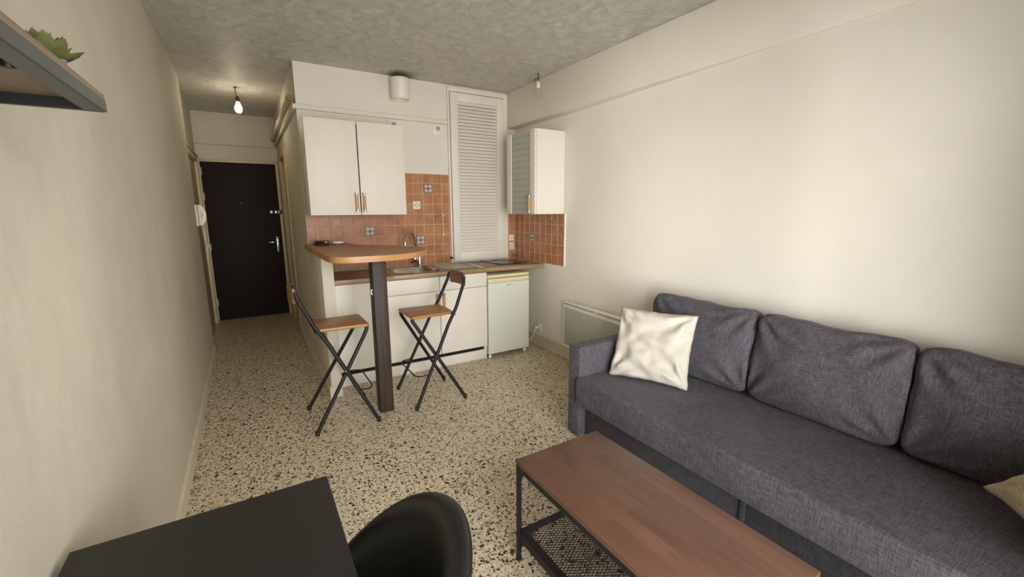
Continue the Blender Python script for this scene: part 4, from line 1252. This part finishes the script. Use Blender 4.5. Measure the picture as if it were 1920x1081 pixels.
def build_desk():
    x0, x1, y0, y1, zt = XL + .016, .119, -.05, 1.151, .750
    t = thing('desk', 'plain black desk against the left wall', 'desk', ((x0 + x1) / 2, (y0 + y1) / 2, 0))
    bm = B(); bx(bm, x0, x1, y0, y1, zt - .034, zt, .002); obj('desktop', bm, 'deskblk', t)
    for x in (x0 + .04, x1 - .075):
        for y in (y0 + .04, y1 - .075):
            bm = B(); bx(bm, x, x + .035, y, y + .035, .0015, zt - .035, .003); obj('leg', bm, 'black', t)
    bm = B()
    bx(bm, x0 + .05, x0 + .065, y0 + .08, y1 - .08, zt - .075, zt - .035, .002); bx(bm, x1 - .065, x1 - .05, y0 + .08, y1 - .08, zt - .075, zt - .035, .002)
    obj('apron', bm, 'black', t)

def build_chair():
    cx, cy = .095, .744
    t = thing('desk_chair', 'black moulded plastic tub chair pushed up to the black desk', 'chair', (cx, cy, 0))
    face = 2.941          # looks towards the desk
    R = Matrix.Translation((cx, cy, 0)) @ Matrix.Rotation(face, 4, 'Z')
    # shell: rings from the seat out to the rim
    NA, NS = 64, 20
    rows = []
    bm = B()
    def rim(phi):        # phi = 0 at the back; returns radius x, y and height
        c = math.cos(phi)
        k = max(0.0, (1 + c) / 2)
        z = .470 + .367 * k ** 1.2
        return z
    for i in range(NA):
        phi = 2 * PI * i / NA
        zr = rim(phi)
        row = []
        for j in range(NS + 1):
            s = j / NS
            # profile: flat seat, curved into the wall, lip flared outwards
            lw = .13 + .10 * max(0, math.cos(phi))      # width of the rolled lip
            if s < .35:
                q = s / .35; r = .60 * q; z = .425 + .006 * q * q
            elif s < .8:
                q = (s - .35) / .45
                r = .60 + (.40 - lw) * math.sin(q * PI / 2) ** .9
                z = .431 + (zr - .014 - .431) * (1 - math.cos(q * PI / 2)) ** .95
            else:
                q = (s - .8) / .2
                r = 1 - lw + lw * q
                z = zr - .014 + .026 * math.sin(q * PI * .78)
            lean = .025 * max(0, (z - .45) / .38) * max(0, math.cos(phi))
            X = -(math.cos(phi) * r * .202 + lean); Y = math.sin(phi) * r * .281
            row.append(bm.verts.new(R @ Vector((X, Y, z))))
        rows.append(row)
    for i in range(NA):
        A, Bq = rows[i], rows[(i + 1) % NA]
        for j in range(1, NS):
            bm.faces.new((A[j], Bq[j], Bq[j + 1], A[j + 1]))
    bm.faces.new([rows[i][1] for i in range(NA)])
    bmesh.ops.delete(bm, geom=[rows[i][0] for i in range(NA)], context='VERTS')
    o = obj('seat_shell', bm, 'blackp', t, ang=70)
    md = o.modifiers.new('thickness', 'SOLIDIFY'); md.thickness = .006; md.offset = 0
    for a in (45, 135, 225, 315):
        ca, sa = math.cos(math.radians(a)), math.sin(math.radians(a))
        bm = B(); tube(bm, [R @ Vector((ca * .10, sa * .10, .418)), R @ Vector((ca * .27, sa * .27, .002))], [.016, .010], 12); obj('leg', bm, 'black', t)
    bm = B(); bx(bm, -.11, .11, -.11, .11, .405, .429, .01, mat=R); obj('under_frame', bm, 'black', t)

def build_shelf():
    x0, x1, y0, y1 = XL + .002, -.200, -.16, 1.118
    t = thing('wall_shelf', 'brown wood wall shelf in a dark metal frame, high on the left wall', 'shelf', ((x0 + x1) / 2, .5, 1.63))
    zb, zm, zt = 1.629, 1.649, 1.660
    bm = B(); bx(bm, x0 + .004, x1 - .0005, y0, y1, zm + .0005, zt, .001); obj('shelf_board', bm, 'shelfwood', t)
    bm = B()
    bx(bm, x1 - .004, x1, y0, y1, zb + .001, zm); bx(bm, x1 - .030, x1 - .004, y0, y1, zb, zb + .003)
    bx(bm, x0 + .004, x1 - .004, y1 - .004, y1, zb + .001, zm, mi=1); bx(bm, x0 + .004, x1 - .004, y1 - .004, y1, zb, zb + .001)
    bx(bm, x0 + .002, x0 + .006, y0, y1, zb - .02, zm, mi=1); bx(bm, x0 + .006, x0 + .03, y0, y1, zm - .003, zm, mi=1)
    obj('metal_frame', bm, ['frame', 'blackp'], t)
    for y in (.95, .15):
        bm = B(); prism(bm, [(x0 + .002, zb - .001), (x0 + .10, zb - .001), (x0 + .08, zb - .012), (x0 + .03, zb - .03), (x0 + .002, zb - .11)], y - .012, y + .012, 'y', 0, .002); obj('bracket', bm, 'blackp', t)
    for x, y in ((x1 - .038, .838), (x0 + .06, 1.0)):
        bm = B(); lathe(bm, [(0, zb - .001), (.007, zb + .0), (.009, zm - .0005), (0, zm - .0003)], x, y, 14); obj('screw', bm, 'blackp', t)
    # succulent in a pot
    px, py = -.245, 1.02
    t = thing('succulent', 'green succulent rosette standing on the wall shelf', 'plant', (px, py, zt))
    bm = B(); lathe(bm, [(0, zt + .001), (.018, zt + .001), (.023, zt + .030), (.020, zt + .030), (.019, zt + .024), (0, zt + .024)], px, py, 20); obj('pot', bm, 'pot', t)
    bm = B(); rnd = random.Random(5)
    def leaf(a, el, L, W, z0):
        n = 7
        d = Vector((math.cos(a) * math.cos(el), math.sin(a) * math.cos(el), math.sin(el)))
        s = Vector((-math.sin(a), math.cos(a), 0)); u = s.cross(d) * -1
        A, Bv, Mv, U = [], [], [], []
        for k in range(n + 1):
            f = k / n
            wd = W * (math.sin(PI * min(1, f * .82 + .12)) ** .8) * (1 if f < .97 else .25)
            c = Vector((px, py, z0)) + d * L * f + Vector((0, 0, .012 * f * f))
            A.append(bm.verts.new(c - s * wd)); Bv.append(bm.verts.new(c + s * wd)); Mv.append(bm.verts.new(c - u * W * .28 * math.sin(PI * f))); U.append(bm.verts.new(c + u * W * .18 * math.sin(PI * f)))
        for k in range(n):
            for P, Q in ((A, Mv), (Mv, Bv), (Bv, U), (U, A)):
                bm.faces.new((P[k], Q[k], Q[k + 1], P[k + 1]))
    for ring, (cnt, el, L, W) in enumerate(((9, .10, .044, .016), (8, .42, .038, .015), (7, .78, .030, .012), (5, 1.15, .022, .009))):
        for k in range(cnt):
            leaf(2 * PI * k / cnt + ring * .4 + rnd.uniform(-.12, .12), el + rnd.uniform(-.1, .1), L * rnd.uniform(.9, 1.1), W, zt + .027 + ring * .003)
    obj('leaves', bm, 'plant', t)

build_room(); door_entrance(); door_left(); door_bath(); build_tiles(); build_kitchen(); build_louver(); build_fittings()
s1 = make_stool(); s1.location = (.480, 3.085, 0)
s2 = copy_tree(s1); s2.location = (1.115, 3.095, 0); s2.rotation_euler = (0, 0, PI)
s2['label'] = 'folding bar stool with wooden seat, right of the dark post before the cabinet doors'
build_sofa(); build_table(); build_desk(); build_chair(); build_shelf()

# ------------------------------------------------------------------ camera (solved from the photograph)
F_PX, PITCH, ROLL, YAW, CH = 806.6933, -10.4707, -0.2115, -31.4348, 1.45
p, r, y = (math.radians(v) for v in (PITCH, ROLL, YAW))
fwd = Vector((-math.sin(y), math.cos(y), 0)); rt = Vector((math.cos(y), math.sin(y), 0)); up = Vector((0, 0, 1))
f2 = fwd * math.cos(p) + up * math.sin(p); u2 = up * math.cos(p) - fwd * math.sin(p)
rt2 = rt * math.cos(r) + u2 * math.sin(r); u3 = u2 * math.cos(r) - rt * math.sin(r)
cam = bpy.data.cameras.new('camera'); co = bpy.data.objects.new('camera', cam); C.objects.link(co)
cam.sensor_fit = 'HORIZONTAL'; cam.sensor_width = 36; cam.lens = 36 * F_PX / 1920
cam.clip_start = .02; cam.clip_end = 100
co.matrix_world = Matrix(((rt2.x, u3.x, -f2.x, 0), (rt2.y, u3.y, -f2.y, 0), (rt2.z, u3.z, -f2.z, CH), (0, 0, 0, 1)))
bpy.context.scene.camera = co

# ------------------------------------------------------------------ light: daylight through the rear window, one lit bulb
w = bpy.data.worlds.new('world'); bpy.context.scene.world = w; w.use_nodes = True
nt = w.node_tree; bg = nt.nodes['Background']
tc = nt.nodes.new('ShaderNodeTexCoord'); sp = nt.nodes.new('ShaderNodeSeparateXYZ'); cr = nt.nodes.new('ShaderNodeValToRGB')
nt.links.new(tc.outputs['Generated'], sp.inputs[0])
mp = nt.nodes.new('ShaderNodeMapRange'); mp.inputs[1].default_value = -1; mp.inputs[2].default_value = 1
nt.links.new(sp.outputs[2], mp.inputs[0]); nt.links.new(mp.outputs[0], cr.inputs[0])
els = cr.color_ramp.elements
els[0].position = .30; els[0].color = (.56, .545, .52, 1)
els[1].position = .50; els[1].color = (1.0, .985, .965, 1)
# unseen bright lobe added low on the left-rear, shaped to brighten the right wall
dp = nt.nodes.new('ShaderNodeVectorMath'); dp.operation = 'DOT_PRODUCT'
dp.inputs[1].default_value = Vector((-.93, -.32, -.12)).normalized()
nt.links.new(tc.outputs['Generated'], dp.inputs[0])
m2 = nt.nodes.new('ShaderNodeMapRange'); m2.inputs[1].default_value = .0; m2.inputs[2].default_value = 1.0; m2.inputs[3].default_value = 5.2; m2.inputs[4].default_value = 62.0
pw = nt.nodes.new('ShaderNodeMath'); pw.operation = 'POWER'; pw.inputs[1].default_value = 9.0
mxx = nt.nodes.new('ShaderNodeMath'); mxx.operation = 'MAXIMUM'; mxx.inputs[1].default_value = 0.0
nt.links.new(dp.outputs['Value'], mxx.inputs[0]); nt.links.new(mxx.outputs[0], pw.inputs[0]); nt.links.new(pw.outputs[0], m2.inputs[0]); nt.links.new(m2.outputs[0], bg.inputs[1])
nt.links.new(cr.outputs[0], bg.inputs[0])
pl = bpy.data.lights.new('window_portal', 'AREA'); pl.shape = 'RECTANGLE'; pl.size = 1.84; pl.size_y = 2.24
pl.cycles.is_portal = True
po = bpy.data.objects.new('window_portal', pl); C.objects.link(po); po.location = (.70, YR - .16, 1.18); po.rotation_euler = (PI / 2, 0, 0)

sc = bpy.context.scene
sc.view_settings.view_transform = 'Standard'; sc.view_settings.look = 'None'
sc.view_settings.gamma = 1.0; sc.view_settings.use_curve_mapping = False
sc.view_settings.exposure = 1.45
sc.cycles.max_bounces = 12; sc.cycles.diffuse_bounces = 8
